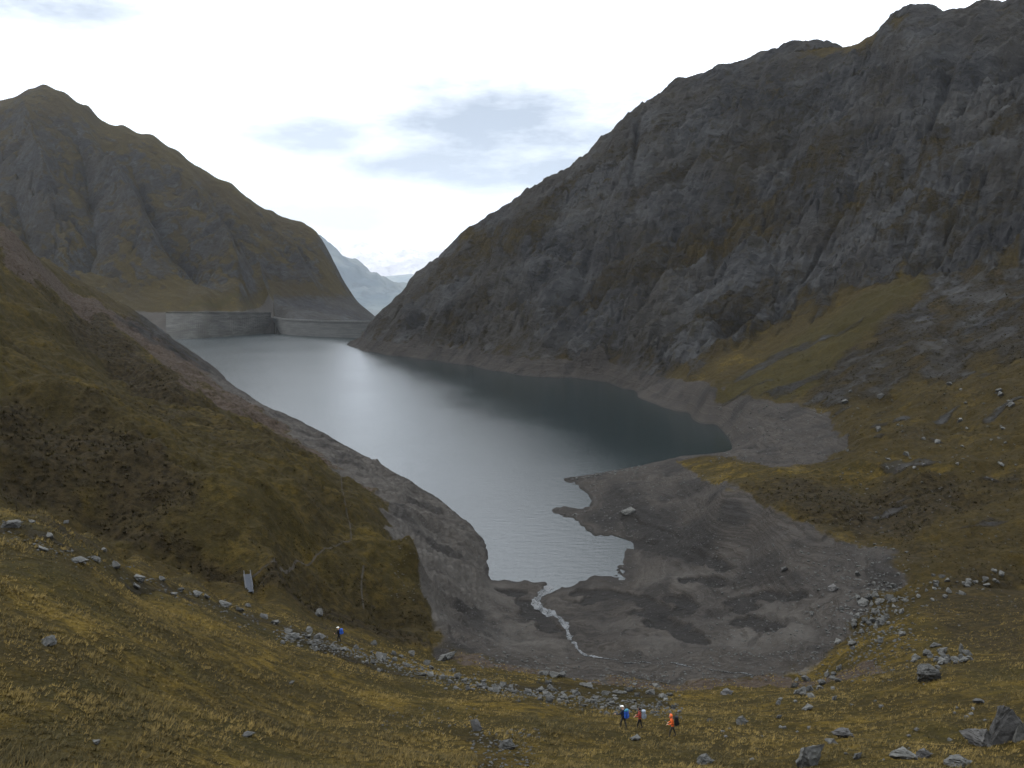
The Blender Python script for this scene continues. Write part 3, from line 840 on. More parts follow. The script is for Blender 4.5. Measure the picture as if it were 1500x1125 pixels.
mw = 25 * fbm(MX / 160, MY / 160, 3, 301)
fs2 = (0.80, -0.60)
MS = MX * 0.58 + MY * 0.81
gul = ridged((MS + mw) / 120, (MX * 0.81 - MY * 0.58) / 700, 3, 311, 0.5)
M.Z = mb + up * (0.06 + 0.94 * below) * (19 * gul - 10 + 5 * fbm(MX / 55, MY / 55, 4, 321, 0.45)) + sstep(26, 60, mb) * 2.2 * ridged(MS / 24, (MX * 0.81 - MY * 0.58) / 90, 3, 331)
mg = np.exp(-(perlin((MS + mw) / 85 + 0.3 * fbm(MX / 50, MY / 50, 3, 371), (MX * 0.81 - MY * 0.58) / 600, 373) / 0.11) ** 2)
mg2 = np.exp(-(perlin((MS + mw) / 34 + 0.3 * fbm(MX / 30, MY / 30, 3, 375), (MX * 0.81 - MY * 0.58) / 240, 377) / 0.14) ** 2)
M.Z += up * (0.15 + 0.85 * below) * (1.9 * ridged(MS / 13, (MX * 0.81 - MY * 0.58) / 30, 3, 379, 0.6) - 1)
M.Z -= up * below * (15 * mg + 7 * mg2)
for line, w, a in [([(66, 128), (120, 190), (165, 260), (205, 330), (225, 400)], 26, 26), ([(225, 202), (265, 280), (310, 340), (350, 400)], 24, 24), ([(345, 276), (400, 350), (450, 410), (490, 455)], 20, 18), ([(30, 145), (50, 220), (75, 320)], 22, 18),
                   ([(95, 140), (125, 230), (140, 330), (120, 390)], 22, -24), ([(180, 190), (225, 300), (270, 380), (300, 410)], 20, -24), ([(300, 256), (345, 340), (390, 400), (400, 440)], 20, -20), ([(20, 260), (40, 330), (50, 380)], 16, -18), ([(394, 452), (385, 430), (380, 400)], 10, 12)]:
    M.Z += 2.1 * a * M.line(line, w * 1.1, True) * (up if abs(a) > 14.5 else sstep(-5, 12, mb)) * below
mpx = (CX + FPX * M.us)[:, None]
M.Z = np.where((mpx > 248) & (mpx < 404) & (MY < np.where(mpx < 310, 1262, 1262 + (mpx - 310) * 0.95) - 3), np.minimum(M.Z, -8), M.Z)
mn = field_normals(M)
msl = np.degrees(np.arccos(np.clip(mn[..., 2], -1, 1)))
mnz = fbm(MX / 60, MY / 60, 4, 341)
mrock = 0.72 * sstep(36, 58, msl + 16 * mnz) * sstep(36, 60, mb)
mrock = np.maximum(mrock, sstep(1.0, 0.0, np.abs(mb - 65) / 25) * 0.4 * sstep(0, 0.3, mnz))
mwest = (CX + FPX * M.us < 402)[:, None]
mbare = np.where(mwest, sstep(36, 33, mb + 2.0 * mnz), 0) * (0.72 + 0.15 * fbm(MX / 14, mb / 5, 3, 361))
mrock = np.maximum(mrock, np.where(mwest, 0, sstep(60, 40, mb)) * 0.9)
mbare = np.maximum(mbare, M.poly([(262, 450), (275, 412), (350, 410), (385, 452)], 0.01, 0.01, 35) * 0.42)
mbare = np.maximum(mbare, M.poly([(150, 455), (150, 425), (220, 418), (232, 455)], 0.01, 0.01, 36) * 0.36)
strip = M.poly([(272, 455), (385, 456), (385, 459), (272, 459)], 0.004)
mwts = np.stack([mrock, mbare, (0.05 + 0.55 * sstep(-0.1, 0.5, fbm(MS / 60, (MX * 0.81 - MY * 0.58) / 260, 4, 351))) * (1 - mbare), np.zeros_like(mrock)], -1)
maux = np.stack([np.zeros_like(mrock), np.clip(0.14 + 0.35 * mnz, 0, 1), np.clip(0.15 + strip, 0, 1), np.zeros_like(mrock)], -1)
mdeep = np.maximum.reduce([M.Z[:-1, :-1], M.Z[1:, :-1], M.Z[:-1, 1:], M.Z[1:, 1:]]) < -70
left_mt = field_mesh("mountain_left", M, ~mdeep, MAT_GROUND, mn, {"wts": mwts, "aux": maux})
left_mt["label"] = "pointed olive mountain with ribs and gullies beyond the dam"

# ------------------------------------------------------------------ far ranges and valley floor
def far_range(name, label, prof, d, depth, floor, mat_name, lo, hi, amp, seed):
    us_ = np.linspace(ray(prof[0][0], 400)[0], ray(prof[-1][0], 400)[0], 200)
    ys_ = np.linspace(d - depth, d + depth, 90)
    F = Field(us_, ys_)
    F.Y = np.broadcast_to(ys_[None], (200, 90)); F.X = us_[:, None] * F.Y
    crest_t = np.interp(us_, [ray(a, b)[0] for a, b in prof], [ray(a, b)[1] for a, b in prof])
    zc = CAM_Z + crest_t * d
    k = 1 - np.abs(F.Y - d) / depth
    sc = depth / 2.2
    F.Z = floor + (zc[:, None] - floor) * k ** 0.9 + amp * np.minimum(1, k * 3) * (0.25 + 0.75 * sstep(0, 0.12, 1 - k)) * (ridged(F.X / sc, F.Y / sc / 1.6, 4, seed) - 0.4 + 0.5 * fbm(F.X / sc * 3, F.Y / sc * 3, 4, seed + 2))
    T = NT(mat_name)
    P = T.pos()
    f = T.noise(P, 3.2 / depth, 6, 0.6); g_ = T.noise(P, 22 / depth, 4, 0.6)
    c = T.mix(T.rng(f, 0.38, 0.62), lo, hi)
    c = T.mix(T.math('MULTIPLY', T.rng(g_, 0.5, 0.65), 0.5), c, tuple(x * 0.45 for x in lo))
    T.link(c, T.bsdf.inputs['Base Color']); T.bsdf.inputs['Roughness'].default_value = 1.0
    T.bsdf.inputs['Specular IOR Level'].default_value = 0.0
    nn = field_normals(F)
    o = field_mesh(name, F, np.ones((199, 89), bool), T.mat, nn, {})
    o["label"] = label
    return o


far_range("hill_far", "blue green hillside seen through the gap beyond the dam", [(200, 250), (350, 305), (440, 338), (478, 360), (500, 376), (530, 393), (560, 410), (590, 424), (640, 440), (700, 452), (900, 470)], 15000, 3000, -330, "far_slope", (0.050, 0.070, 0.082), (0.105, 0.122, 0.118), 130, 401)  # bluish base colour carries part of the distance haze
far_range("ridge_far", "pale blue ridge low in the gap beyond the dam", [(200, 410), (480, 416), (540, 411), (570, 405), (600, 401), (640, 404), (720, 395), (900, 410)], 24000, 3600, -330, "hazed_ridge", (0.11, 0.14, 0.16), (0.18, 0.20, 0.19), 50, 421)  # haze partly put into the light blue base colour
far_range("mountains_far", "faint pinkish mountains farthest away in the gap", [(150, 372), (400, 370), (480, 368), (510, 358), (530, 354), (550, 360), (575, 370), (600, 366), (625, 372), (660, 362), (720, 375), (900, 365)], 40000, 4200, -330, "hazed_rock", (0.36, 0.34, 0.36), (0.60, 0.56, 0.57), 190, 441)  # base colour lightened to stand in for haze
me = bpy.data.meshes.new("ground")
me.from_pydata([(-45000, -6000, -331), (45000, -6000, -331), (45000, 45000, -331), (-45000, 45000, -331)], [], [(0, 1, 2, 3)])
new_obj("ground", me, plain("valley_floor", (0.05, 0.06, 0.06), 0.95), None, kind="structure", label="valley floor far below the dam")

# ------------------------------------------------------------------ dam
DAM_A, DAM_B = Vector((-374.0, 1378.0)), Vector((-186.0, 1228.0))


def dam_point(s, off):
    chord = DAM_B - DAM_A
    n = Vector((chord.y, -chord.x)).normalized()
    if n.y > 0:
        n = -n
    b = DAM_A + chord * s + n * (34 * 4 * s * (1 - s))
    tan = chord + n * (34 * 4 * (1 - 2 * s))
    nn = Vector((tan.y, -tan.x)).normalized()
    if nn.y > 0:
        nn = -nn
    return b + nn * off
dam = new_obj("dam", None, None, None, label="grey masonry arch dam closing the far end of the lake", category="dam")
MAT_DAM = NT("dam_masonry")
_P = MAT_DAM.pos()
_zs = MAT_DAM.n("ShaderNodeMapping"); _zs.inputs['Scale'].default_value = (0.05, 0.05, 0.6)
MAT_DAM.link(_P, _zs.inputs[0])
_a = MAT_DAM.noise(_zs.outputs[0], 1.0, 4, 0.6); _b = MAT_DAM.noise(_P, 0.35, 4, 0.6)
_c = MAT_DAM.mix(MAT_DAM.rng(_a, 0.35, 0.65), (0.044, 0.045, 0.043), (0.066, 0.067, 0.063))
_c = MAT_DAM.mix(MAT_DAM.math('MULTIPLY', MAT_DAM.rng(_b, 0.5, 0.7), 0.4), _c, (0.036, 0.035, 0.03))
MAT_DAM.link(_c, MAT_DAM.bsdf.inputs['Base Color'])
MAT_DAM.bsdf.inputs['Roughness'].default_value = 0.9
MAT_DAM = MAT_DAM.mat
MAT_CONC = plain("pale_concrete", (0.085, 0.085, 0.08), 0.85, 0.4, 0.2)


def dam_strip(name, prof, mat, parent, s0_=0.0, s1_=1.0, n=48):
    """sweep a closed (offset, z) profile along the dam's arc"""
    vs, fs_ = [], []
    m = len(prof)
    for i in range(n + 1):
        s = lerp(s0_, s1_, i / n)
        for off, z in prof:
            p_ = dam_point(s, off)
            vs.append((p_.x, p_.y, z))
    for i in range(n):
        for j in range(m):
            a, b = i * m + j, i * m + (j + 1) % m
            fs_.append((a, b, b + m, a + m))
    fs_.append(tuple(range(m - 1, -1, -1))); fs_.append(tuple(n * m + j for j in range(m)))
    me = bpy.data.meshes.new(name); me.from_pydata(vs, [], fs_); me.update()
    bm = bmesh.new(); bm.from_mesh(me); bmesh.ops.recalc_face_normals(bm, faces=bm.faces); bm.to_mesh(me); bm.free()
    return new_obj(name, me, mat, parent)


dam_strip("wall", [(1.5, -40), (0.0, 21.4), (-5.0, 21.4), (-22, -60), (1.5, -60)], MAT_DAM, dam, -0.02, 1.04)
cw = dam_strip("crest_walkway", [(0.9, 21.42), (0.9, 22.2), (-5.9, 22.2), (-5.9, 21.42)], MAT_CONC, dam, -0.01, 1.03)
dam_strip("parapet", [(0.8, 22.22), (0.8, 23.3), (0.4, 23.3), (0.4, 22.22)], MAT_CONC, cw, -0.01, 1.03)
dam_strip("parapet", [(-5.4, 22.22), (-5.4, 23.3), (-5.8, 23.3), (-5.8, 22.22)], MAT_CONC, cw, -0.01, 1.03)

# ------------------------------------------------------------------ retaining walls under the mountain road
_wm = NT("rubble_masonry")
_wp = _wm.pos()
_wz = _wm.n("ShaderNodeMapping"); _wz.inputs['Scale'].default_value = (0.06, 0.06, 0.35)
_wm.link(_wp, _wz.inputs[0])
_w1 = _wm.noise(_wz.outputs[0], 1.0, 5, 0.65); _w2 = _wm.noise(_wp, 0.05, 4, 0.6)
_wc = _wm.mix(_wm.rng(_w1, 0.36, 0.64), (0.018, 0.018, 0.016), (0.044, 0.043, 0.037))
_wc = _wm.mix(_wm.math('MULTIPLY', _wm.rng(_w2, 0.45, 0.6), 0.6), _wc, (0.016, 0.015, 0.011))
_wm.link(_wc, _wm.bsdf.inputs['Base Color']); _wm.bsdf.inputs['Roughness'].default_value = 0.95
_wm.link(_wm.bump(_w1, 0.8, 2.0), _wm.bsdf.inputs['Normal'])
MAT_WALL = _wm.mat


def wall_strip(name, label, front_low, front_top, back, mat, cope):
    """battered wall: lists of points along its foot and along its coping; solid towards the hill"""
    w_ = new_obj(name, None, None, None, label=label, category="wall", kind="thing")
    sub = lambda P_: [P_[i].lerp(P_[i + 1], k / 8) for i in range(len(P_) - 1) for k in range(8)] + [P_[-1]]
    lo_, hi_ = sub(front_low), sub(front_top)
    n = len(lo_)
    bk = [h_ + Vector((h_.x, h_.y, 0)).normalized() * back for h_ in hi_]
    bl = [Vector((b_.x, b_.y, -20)) for b_ in bk]
    vs = [tuple(v_) for tup in zip(lo_, hi_, bk, bl) for v_ in tup]
    fs_ = [(i * 4 + j, i * 4 + (j + 1) % 4, i * 4 + 4 + (j + 1) % 4, i * 4 + 4 + j) for i in range(n - 1) for j in range(4)] + [(3, 2, 1, 0), (n * 4 - 4, n * 4 - 3, n * 4 - 2, n * 4 - 1)]
    me = bpy.data.meshes.new(name); me.from_pydata(vs, [], fs_); me.update()
    bm = bmesh.new(); bm.from_mesh(me); bmesh.ops.recalc_face_normals(bm, faces=bm.faces); bm.to_mesh(me); bm.free()
    new_obj("wall_face", me, mat, w_)
    cv, cf = [], []
    for i, h_ in enumerate(hi_):
        f_ = -Vector((h_.x, h_.y, 0)).normalized()
        for a, z_ in ((0.5, 0.02), (0.5, 1.0), (-0.6, 1.0), (-0.6, 0.02)):
            cv.append((h_.x + f_.x * a, h_.y + f_.y * a, h_.z + z_))
    cf = [(i * 4 + j, i * 4 + (j + 1) % 4, i * 4 + 4 + (j + 1) % 4, i * 4 + 4 + j) for i in range(n - 1) for j in range(4)] + [(3, 2, 1, 0), (n * 4 - 4, n * 4 - 3, n * 4 - 2, n * 4 - 1)]
    me = bpy.data.meshes.new("coping"); me.from_pydata(cv, [], cf); me.update()
    new_obj("coping", me, cope, w_)
    return w_


lowp, topp = [], []
for px in (243, 262, 285, 310, 335, 360, 382, 397):
    u, tt = ray(px, np.interp(px, [220, 270, 330, 380, 400], [498, 497, 493, 489, 487]))
    d0 = -CAM_Z / tt - 5
    lowp.append(Vector((u * d0, d0, -4)))
    u, tt = ray(px, 458.5)
    d1 = (1262 if px < 310 else 1262 + (px - 310) * 0.95) - 8
    topp.append(Vector((u * d1, d1, CAM_Z + tt * d1)))
wall_strip("retaining_wall", "pale battered stone wall rising from the water beside the dam", lowp, topp, 22, MAT_WALL, MAT_WALL)

# ------------------------------------------------------------------ lake and stream
W = NT("lake_water")
_P = W.pos()
_m = W.n("ShaderNodeMapping"); _m.inputs['Scale'].default_value = (0.45, 1.0, 1.0); _m.inputs['Rotation'].default_value = (0, 0, rad(12))
W.link(_P, _m.inputs[0])
_r1 = W.noise(_m.outputs[0], 0.45, 3, 0.6); _r2 = W.noise(_m.outputs[0], 1.9, 2, 0.6)
_gust = W.noise(_P, 0.012, 3, 0.5)
W.bsdf.inputs['Base Color'].default_value = (0.006, 0.012, 0.013, 1)
W.bsdf.inputs['IOR'].default_value = 1.60
_xyz = W.n("ShaderNodeSeparateXYZ"); W.link(_P, _xyz.inputs[0])
_lee = W.math('ADD', W.math('MULTIPLY', W.math('ADD', _xyz.outputs[0], 151.0), 0.950), W.math('MULTIPLY', W.math('SUBTRACT', _xyz.outputs[1], 981.0), 0.313))
_lee = W.math('ADD', _lee, W.math('MULTIPLY', W.math('SUBTRACT', _gust, 0.5), 120.0))
_calm = W.rng(_lee, -45.0, 50.0)
W.val(W.bsdf.inputs['Roughness'], W.math('SUBTRACT', W.rng(_gust, 0.35, 0.65, 0.245, 0.268), W.math('MULTIPLY', _calm, 0.17)))
_h = W.math('ADD', W.math('MULTIPLY', _r1, 0.6), W.math('MULTIPLY', _r2, 0.22))
W.link(W.bump(_h, 0.6, 0.34), W.bsdf.inputs['Normal'])
outline = [(-30, 170), (70, 170), (260, 330), (200, 560), (120, 800), (-100, 1000), (-170, 1225)]
outline += [tuple(dam_point(s, -1.2)) for s in np.linspace(1, 0, 24)]
outline += [(-430, 1430), (-1100, 1400), (-1100, 1100), (-350, 900), (-200, 600), (-90, 380)]
me = bpy.data.meshes.new("lake")
me.from_pydata([(x, y, 0.0) for x, y in outline], [], [tuple(range(len(outline)))])
new_obj("lake", me, W.mat, None, kind="structure", label="still grey reservoir lake between the two mountain sides")


def drape(name, pix, width, lift, mat, F=V, jag=0.0, per=0.8, **props):
    pts = [F.hit(*q_) for q_ in pix]
    pts = [q_ for q_ in pts if q_ is not None]
    fine_ = []
    for a, b in zip(pts[:-1], pts[1:]):
        n = max(2, int((b - a).length / per))
        fine_ += [a.lerp(b, i / n) for i in range(n)]
    fine_.append(pts[-1])
    for _ in range(3):
        fine_ = [fine_[0]] + [(fine_[i - 1] + fine_[i] * 2 + fine_[i + 1]) / 4 for i in range(1, len(fine_) - 1)] + [fine_[-1]]
    vs, fs_ = [], []
    nseg = 4
    for i, c in enumerate(fine_):
        a = fine_[max(i - 1, 0)]; b = fine_[min(i + 1, len(fine_) - 1)]
        d = (b - a); nrm_ = Vector((-d.y, d.x)).normalized()
        w = (width(i / len(fine_)) if callable(width) else width) * (1 + jag * random.uniform(-1, 1))
        off = jag * random.uniform(-.3, .3) * w
        for k in range(nseg + 1):
            o = (k / nseg - 0.5) * w + off
            x, y = c.x + nrm_.x * o, c.y + nrm_.y * o
            vs.append((x, y, max(F.height(x, y), -0.05) + lift))
    for i in range(len(fine_) - 1):
        for k in range(nseg):
            a = i * (nseg + 1) + k
            fs_.append((a, a + 1, a + nseg + 2, a + nseg + 1))
    me = bpy.data.meshes.new(name); me.from_pydata(vs, [], fs_); me.update()
    for pl in me.polygons:
        pl.use_smooth = True
    return new_obj(name, me, mat, None, kind="structure", **props)


ST = NT("stream_water")
_P = ST.pos()
_f = ST.noise(_P, 2.6, 5, 0.7)
_fm = ST.rng(_f, 0.48, 0.72)
ST.link(ST.mix(_fm, (0.02, 0.022, 0.022), (0.125, 0.13, 0.135)), ST.bsdf.inputs['Base Color'])
ST.val(ST.bsdf.inputs['Roughness'], ST.rng(_f, 0.45, 0.6, 0.08, 0.7))
ST.link(ST.bump(_f, 0.4, 0.12), ST.bsdf.inputs['Normal'])
drape("stream", stream_pix + [(895, 967), (940, 969), (1000, 975), (1060, 984), (1120, 990)], lambda k: (2.6 - 3.2 * k if k < 0.6 else 0.68 - 0.6 * (k - 0.6)) * (0.8 + 0.3 * math.sin(k * 60)), 0.10, ST.mat, jag=0.3, per=0.7, label="shallow white stream running over the silt into the lake")

MAT_PATH = plain("trodden_earth", (0.026, 0.022, 0.016), 0.95, 0.8, 0.35)
drape("path", [(368, 846), (385, 836), (400, 825), (432, 822), (466, 812), (488, 800), (512, 793)], 0.36, 0.05, MAT_PATH, jag=0.12, label="narrow footpath climbing from the footbridge across the hillside")
drape("path", [(515, 792), (512, 765), (505, 735), (500, 705), (494, 675), (488, 660)], 0.28, 0.05, MAT_PATH, jag=0.12, label="faint footpath running along the hillside towards the lake bank")
drape("path", [(533, 828), (529, 850), (530, 872), (533, 892)], 0.3, 0.05, MAT_PATH, jag=0.12, label="short pale trail dropping straight down the hillside to the gully")

# ------------------------------------------------------------------ footbridge over the gully
MAT_WOOD = plain("weathered_timber", (0.055, 0.058, 0.062), 0.8, 3.0, 0.25)
MAT_DECK = plain("grey_decking", (0.04, 0.045, 0.055), 0.85, 3.0, 0.25)


def box_mesh(name, sx, sy, sz, cx=0, cy=0, cz=0, bev=0.0):
    bm = bmesh.new()
    bmesh.ops.create_cube(bm, size=1.0)
    for v in bm.verts:
        v.co = Vector((v.co.x * sx + cx, v.co.y * sy + cy, v.co.z * sz + cz))
    if bev:
        bmesh.ops.bevel(bm, geom=bm.edges[:], offset=bev, segments=2, affect='EDGES')
    me = bpy.data.meshes.new(name); bm.to_mesh(me); bm.free()
    return me


b0 = V.hit(366, 869); b1 = V.hit(362, 843)
if b1.y - b0.y < 5 or b1.y - b0.y > 16:
    b1 = Vector((b0.x - 1.0, b0.y + 9.0, V.height(b0.x - 1.0, b0.y + 9.0)))
blen = math.hypot(b1.x - b0.x, b1.y - b0.y)
bridge = new_obj("footbridge", None, None, None, label="small pale timber footbridge crossing the dark gully", category="footbridge")
bridge.location = (b0.x, b0.y, b0.z + 0.12)
bridge.rotation_euler = Euler((math.atan2(b1.z - b0.z, blen), 0, -math.atan2(b1.x - b0.x, b1.y - b0.y)))
npl = 22
pm = box_mesh("plank", 0.78, blen / npl - 0.05, 0.06, 0, 0, 0)
for i in range(npl):
    o = new_obj("plank", pm, MAT_DECK, bridge); o.location = (0, (i + 0.5) * blen / npl, 0.08)
bmh = box_mesh("beam", 0.16, blen + 0.3, 0.28, 0, blen / 2, 0.02)
for sx in (-0.48, 0.48):
    o = new_obj("beam", bmh, MAT_WOOD, bridge); o.location = (sx, 0, 0)
rm = box_mesh("handrail", 0.09, blen, 0.09, 0, blen / 2, 0.62)
pom = box_mesh("post", 0.08, 0.08, 0.64, 0, 0, 0.32)
for sx in (-0.48, 0.48):
    o = new_obj("handrail", rm, MAT_WOOD, bridge); o.location = (sx, 0, 0.1)
    for k in range(5):
        o = new_obj("post", pom, MAT_WOOD, bridge); o.location = (sx, 0.2 + k * (blen - 0.4) / 4, 0.05)

# ------------------------------------------------------------------ stones
def rock_mesh(name, seed, flat=0.6, pts=13, rough=False):
    r = random.Random(seed)
    bm = bmesh.new()
    for _ in range(pts):
        v = Vector((r.gauss(0, 1), r.gauss(0, 1), r.gauss(0, 1))).normalized()
        m = max(abs(v.x), abs(v.y), abs(v.z))
        v = v.lerp(v / m * 0.8, 0.6) * r.uniform(0.75, 1.05)
        bm.verts.new((v.x * 0.5, v.y * 0.5, v.z * 0.5))
    res = bmesh.ops.convex_hull(bm, input=bm.verts[:])
    bmesh.ops.delete(bm, geom=[g for g in res["geom_unused"] if isinstance(g, bmesh.types.BMVert)], context='VERTS')
    if rough:
        for it in range(3):
            bmesh.ops.subdivide_edges(bm, edges=bm.edges[:], cuts=1, use_grid_fill=True)
            bm.normal_update()
            A = 0.055 / (1.7 ** it)
            for v in bm.verts:
                v.co += v.normal * r.uniform(-A, A)
        bmesh.ops.triangulate(bm, faces=bm.faces[:])
    bm.normal_update()
    # unit box, base at z = 0
    mn = [min(v.co[k] for v in bm.verts) for k in range(3)]; mx = [max(v.co[k] for v in bm.verts) for k in range(3)]
    for v in bm.verts:
        v.co = Vector(((v.co.x - mn[0]) / (mx[0] - mn[0]) - .5, (v.co.y - mn[1]) / (mx[1] - mn[1]) - .5, (v.co.z - mn[2]) / (mx[2] - mn[2])))
    me = bpy.data.meshes.new(name); bm.to_mesh(me); bm.free()
    return me


SMALL = [rock_mesh("stone", 100 + i) for i in range(10)]
BIG = [rock_mesh("boulder", 200 + i, pts=12, rough=True) for i in range(8)]
for m_ in SMALL + BIG:
    m_.materials.append(MAT_STONE)
DARK = [m_.copy() for m_ in BIG]
for m_ in DARK:
    m_.materials[0] = MAT_DARKSTONE
hit_v = V.hit


def ground_tilt(x, y, e=0.6):
    return Vector((-(V.height(x + e, y) - V.height(x - e, y)) / (2 * e), -(V.height(x, y + e) - V.height(x, y - e)) / (2 * e), 1)).normalized()


def put_stone(name, px, py, wpx, hpx, label, cat, group=None, meshes=SMALL, sink=0.36, yaw=None, tilt=None):
    h = hit_v(px, py)
    if h is None:
        return None
    k = h.y / FPX
    w = wpx * k; hh = max(hpx * k * 0.8, 0.22 * w)
    me_ = random.choice(meshes)
    o = new_obj(name, me_, None, None, label=label, category=cat)
    if group:
        o["group"] = group
    o.scale = (w, w * random.uniform(0.6, 0.95), hh / (1 - sink))
    nrm_ = ground_tilt(h.x, h.y)
    qn = Vector((0, 0, 1)).lerp(nrm_, 0.7).to_track_quat('Z', 'Y')
    rz = random.uniform(-0.5, 0.5) if yaw is None else yaw
    o.rotation_mode = 'XYZ'
    o.rotation_euler = (qn @ Euler((tilt or 0, 0, rz)).to_quaternion()).to_euler()
    o.location = (h.x, h.y + 0.2 * w, V.height(h.x, h.y + 0.2 * w) - sink * hh)
    return o


# stones that stand out by themselves
put_stone("stone", 66, 944, 36, 13, "flat whitish stone lying alone in the ochre grass of the slope", "stone", None, BIG, yaw=-0.2)
put_stone("stone_slab", 655, 966, 34, 11, "pale flat slab on grass just above the dark gravel edge", "stone", None, BIG)
put_stone("boulder", 697, 1071, 20, 18, "dark pointed boulder at the upper end of the rubble patch", "boulder", None, DARK)
put_stone("boulder", 746, 1098, 32, 15, "light topped grey rock beside the rubble patch", "boulder", None, BIG)
put_stone("boulder", 464, 902, 17, 13, "squarish grey block on the gully edge downhill from the footbridge", "boulder", None, BIG)
put_stone("boulder", 1440, 1092, 46, 26, "low dark rock at the foot of the leaning jagged rock", "boulder", None, DARK)
put_stone("boulder", 1192, 1122, 50, 32, "broad grey rock with a sloping flat top among grass tufts", "boulder", None, BIG)
put_stone("boulder", 1238, 1081, 36, 14, "smooth dark domed rock in grass behind the broad flat topped rock", "boulder", None, DARK)
put_stone("boulder", 1366, 998, 36, 26, "large pale boulder below the boulder cluster at the gravel edge", "boulder", None, BIG)
put_stone("stone_slab", 1372, 948, 18, 6, "white flat slab lying on grass above the boulder cluster", "stone", None, BIG)
put_stone("stone", 1411, 957, 11, 16, "upright pale stone at the end of the boulder cluster", "stone", None, BIG)
put_stone("boulder", 1326, 1113, 40, 16, "long low grey rock in the grass beside a smaller knobbly one", "boulder", None, BIG)
put_stone("boulder", 1358, 1110, 26, 14, "small knobbly rock touching the long low grey rock", "boulder", None, DARK)
put_stone("boulder", 1408, 1124, 54, 18, "wide pale streaked rock half sunk in the grass", "boulder", None, BIG)
put_stone("stone_slab", 1438, 1030, 22, 7, "thin pale slab on the grass uphill of the leaning jagged rock", "stone", None, BIG)
put_stone("boulder", 1089, 1062, 20, 14, "pale rounded boulder in the grass behind the orange hooded hiker", "boulder", None, BIG)
put_stone("boulder", 1036, 1120, 28, 16, "grey two humped rock in deep grass downhill of the hikers", "boulder", None, BIG)
put_stone("stone", 931, 1085, 17, 8, "small wedge of grey stone in the grass below the blue hiker", "stone", None, BIG)
put_stone("stone_slab", 922, 752, 22, 6, "pale flat slab on dark silt between the two coves", "stone", None, BIG)
put_stone("stone", 1266, 887, 17, 7, "whitish flat stone on gravel just outside the boulder pile", "stone", None, BIG)
put_stone("boulder", 1220, 866, 16, 9, "dark boulder standing alone on the gravel above the pile", "boulder", None, DARK)
put_stone("boulder", 1150, 836, 11, 7, "dark block in the middle of the gravel flat", "boulder", None, DARK)
put_stone("boulder", 1066, 1018, 26, 10, "dark low rock on the lip where grass meets gravel", "boulder", None, DARK)
put_stone("stone", 425, 1002, 10, 6, "small grey stone alone in the grass under the stony strip", "stone", None, BIG)
put_stone("stone", 138, 1090, 16, 8, "small white stone low on the ochre slope near a dark hollow", "stone", None, BIG)
put_stone("stone", 360, 1078, 24, 6, "thin grey flake of stone in the grass low on the slope", "stone", None, BIG)
# leaning jagged rock: three blades of schist in one block
h = V.hit(1478, 1085)
jag = new_obj("jagged_rock", None, None, None, label="large jagged rock leaning like a fin beside low dark rock", category="rock")
jag.location = (h.x, h.y, h.z - 0.3)
kpx = h.y / FPX


def fin_mesh(name, pts, seed, mat):
    r = random.Random(seed)
    bm = bmesh.new()
    for q_ in pts:
        bm.verts.new(q_)
    res = bmesh.ops.convex_hull(bm, input=bm.verts[:])
    bmesh.ops.delete(bm, geom=[g for g in res["geom_unused"] if isinstance(g, bmesh.types.BMVert)], context='VERTS')
    for it in range(4):
        bmesh.ops.subdivide_edges(bm, edges=bm.edges[:], cuts=1, use_grid_fill=True)
        bm.normal_update()
        A = 0.11 / (1.8 ** it)
        for v in bm.verts:
            v.co += v.normal * r.uniform(-A, A)
    bmesh.ops.triangulate(bm, faces=bm.faces[:])
    me = bpy.data.meshes.new(name); bm.to_mesh(me); bm.free(); me.materials.append(mat)
    return me


k = kpx
new_obj("rock_blade", fin_mesh("rock_blade", [(-36 * k, -.3, -.3), (-34 * k, .5, -.3), (40 * k, -.4, -.3), (44 * k, .8, -.3), (-22 * k, 0, 34 * k), (-8 * k, .2, 60 * k), (4 * k, .1, 58 * k), (12 * k, .5, 46 * k), (40 * k, .2, 12 * k), (-14 * k, .5, 56 * k)], 5, MAT_DARKSTONE), None, jag)
new_obj("rock_blade", fin_mesh("rock_blade", [(-6 * k, -.9, -.3), (46 * k, -.8, -.3), (0, -.3, -.3), (48 * k, -.2, -.3), (4 * k, -.5, 40 * k), (10 * k, -.4, 44 * k), (40 * k, -.6, 8 * k)], 9, MAT_STONE), None, jag)

STRIP_L = "light grey stone in the stony strip across the grass slope"
STRIP_G = "stones of the stony strip"
for px, py, w_, h_ in [(15, 773, 30, 10), (70, 786, 18, 6), (60, 806, 20, 5), (110, 822, 32, 8), (136, 819, 20, 6), (165, 829, 18, 8), (200, 850, 24, 10), (197, 861, 14, 6), (235, 849, 14, 5), (252, 872, 11, 6), (263, 865, 14, 6), (284, 871, 22, 7), (300, 876, 14, 6),
                       (326, 887, 24, 7), (350, 896, 14, 7), (362, 889, 16, 5), (386, 906, 16, 7), (401, 914, 14, 7), (430, 936, 28, 10), (420, 928, 18, 8), (451, 926, 16, 9), (468, 934, 22, 6), (95, 766, 10, 4), (45, 765, 12, 4), (150, 806, 12, 5)]:
    put_stone("stone", px, py, w_, h_, ("broad flat" if w_ >= 18 else "small flat") + " pale slab in the sparse stony strip uphill of the lone hiker", "stone", "flat slabs uphill of the lone hiker", BIG)
strip_line = [(405, 928), (470, 944), (540, 962), (600, 981), (660, 996), (720, 1008), (780, 1018), (860, 1028), (940, 1036), (1000, 1044)]
strip_w = [10, 14, 14, 15, 13, 8, 9, 14, 18, 12]
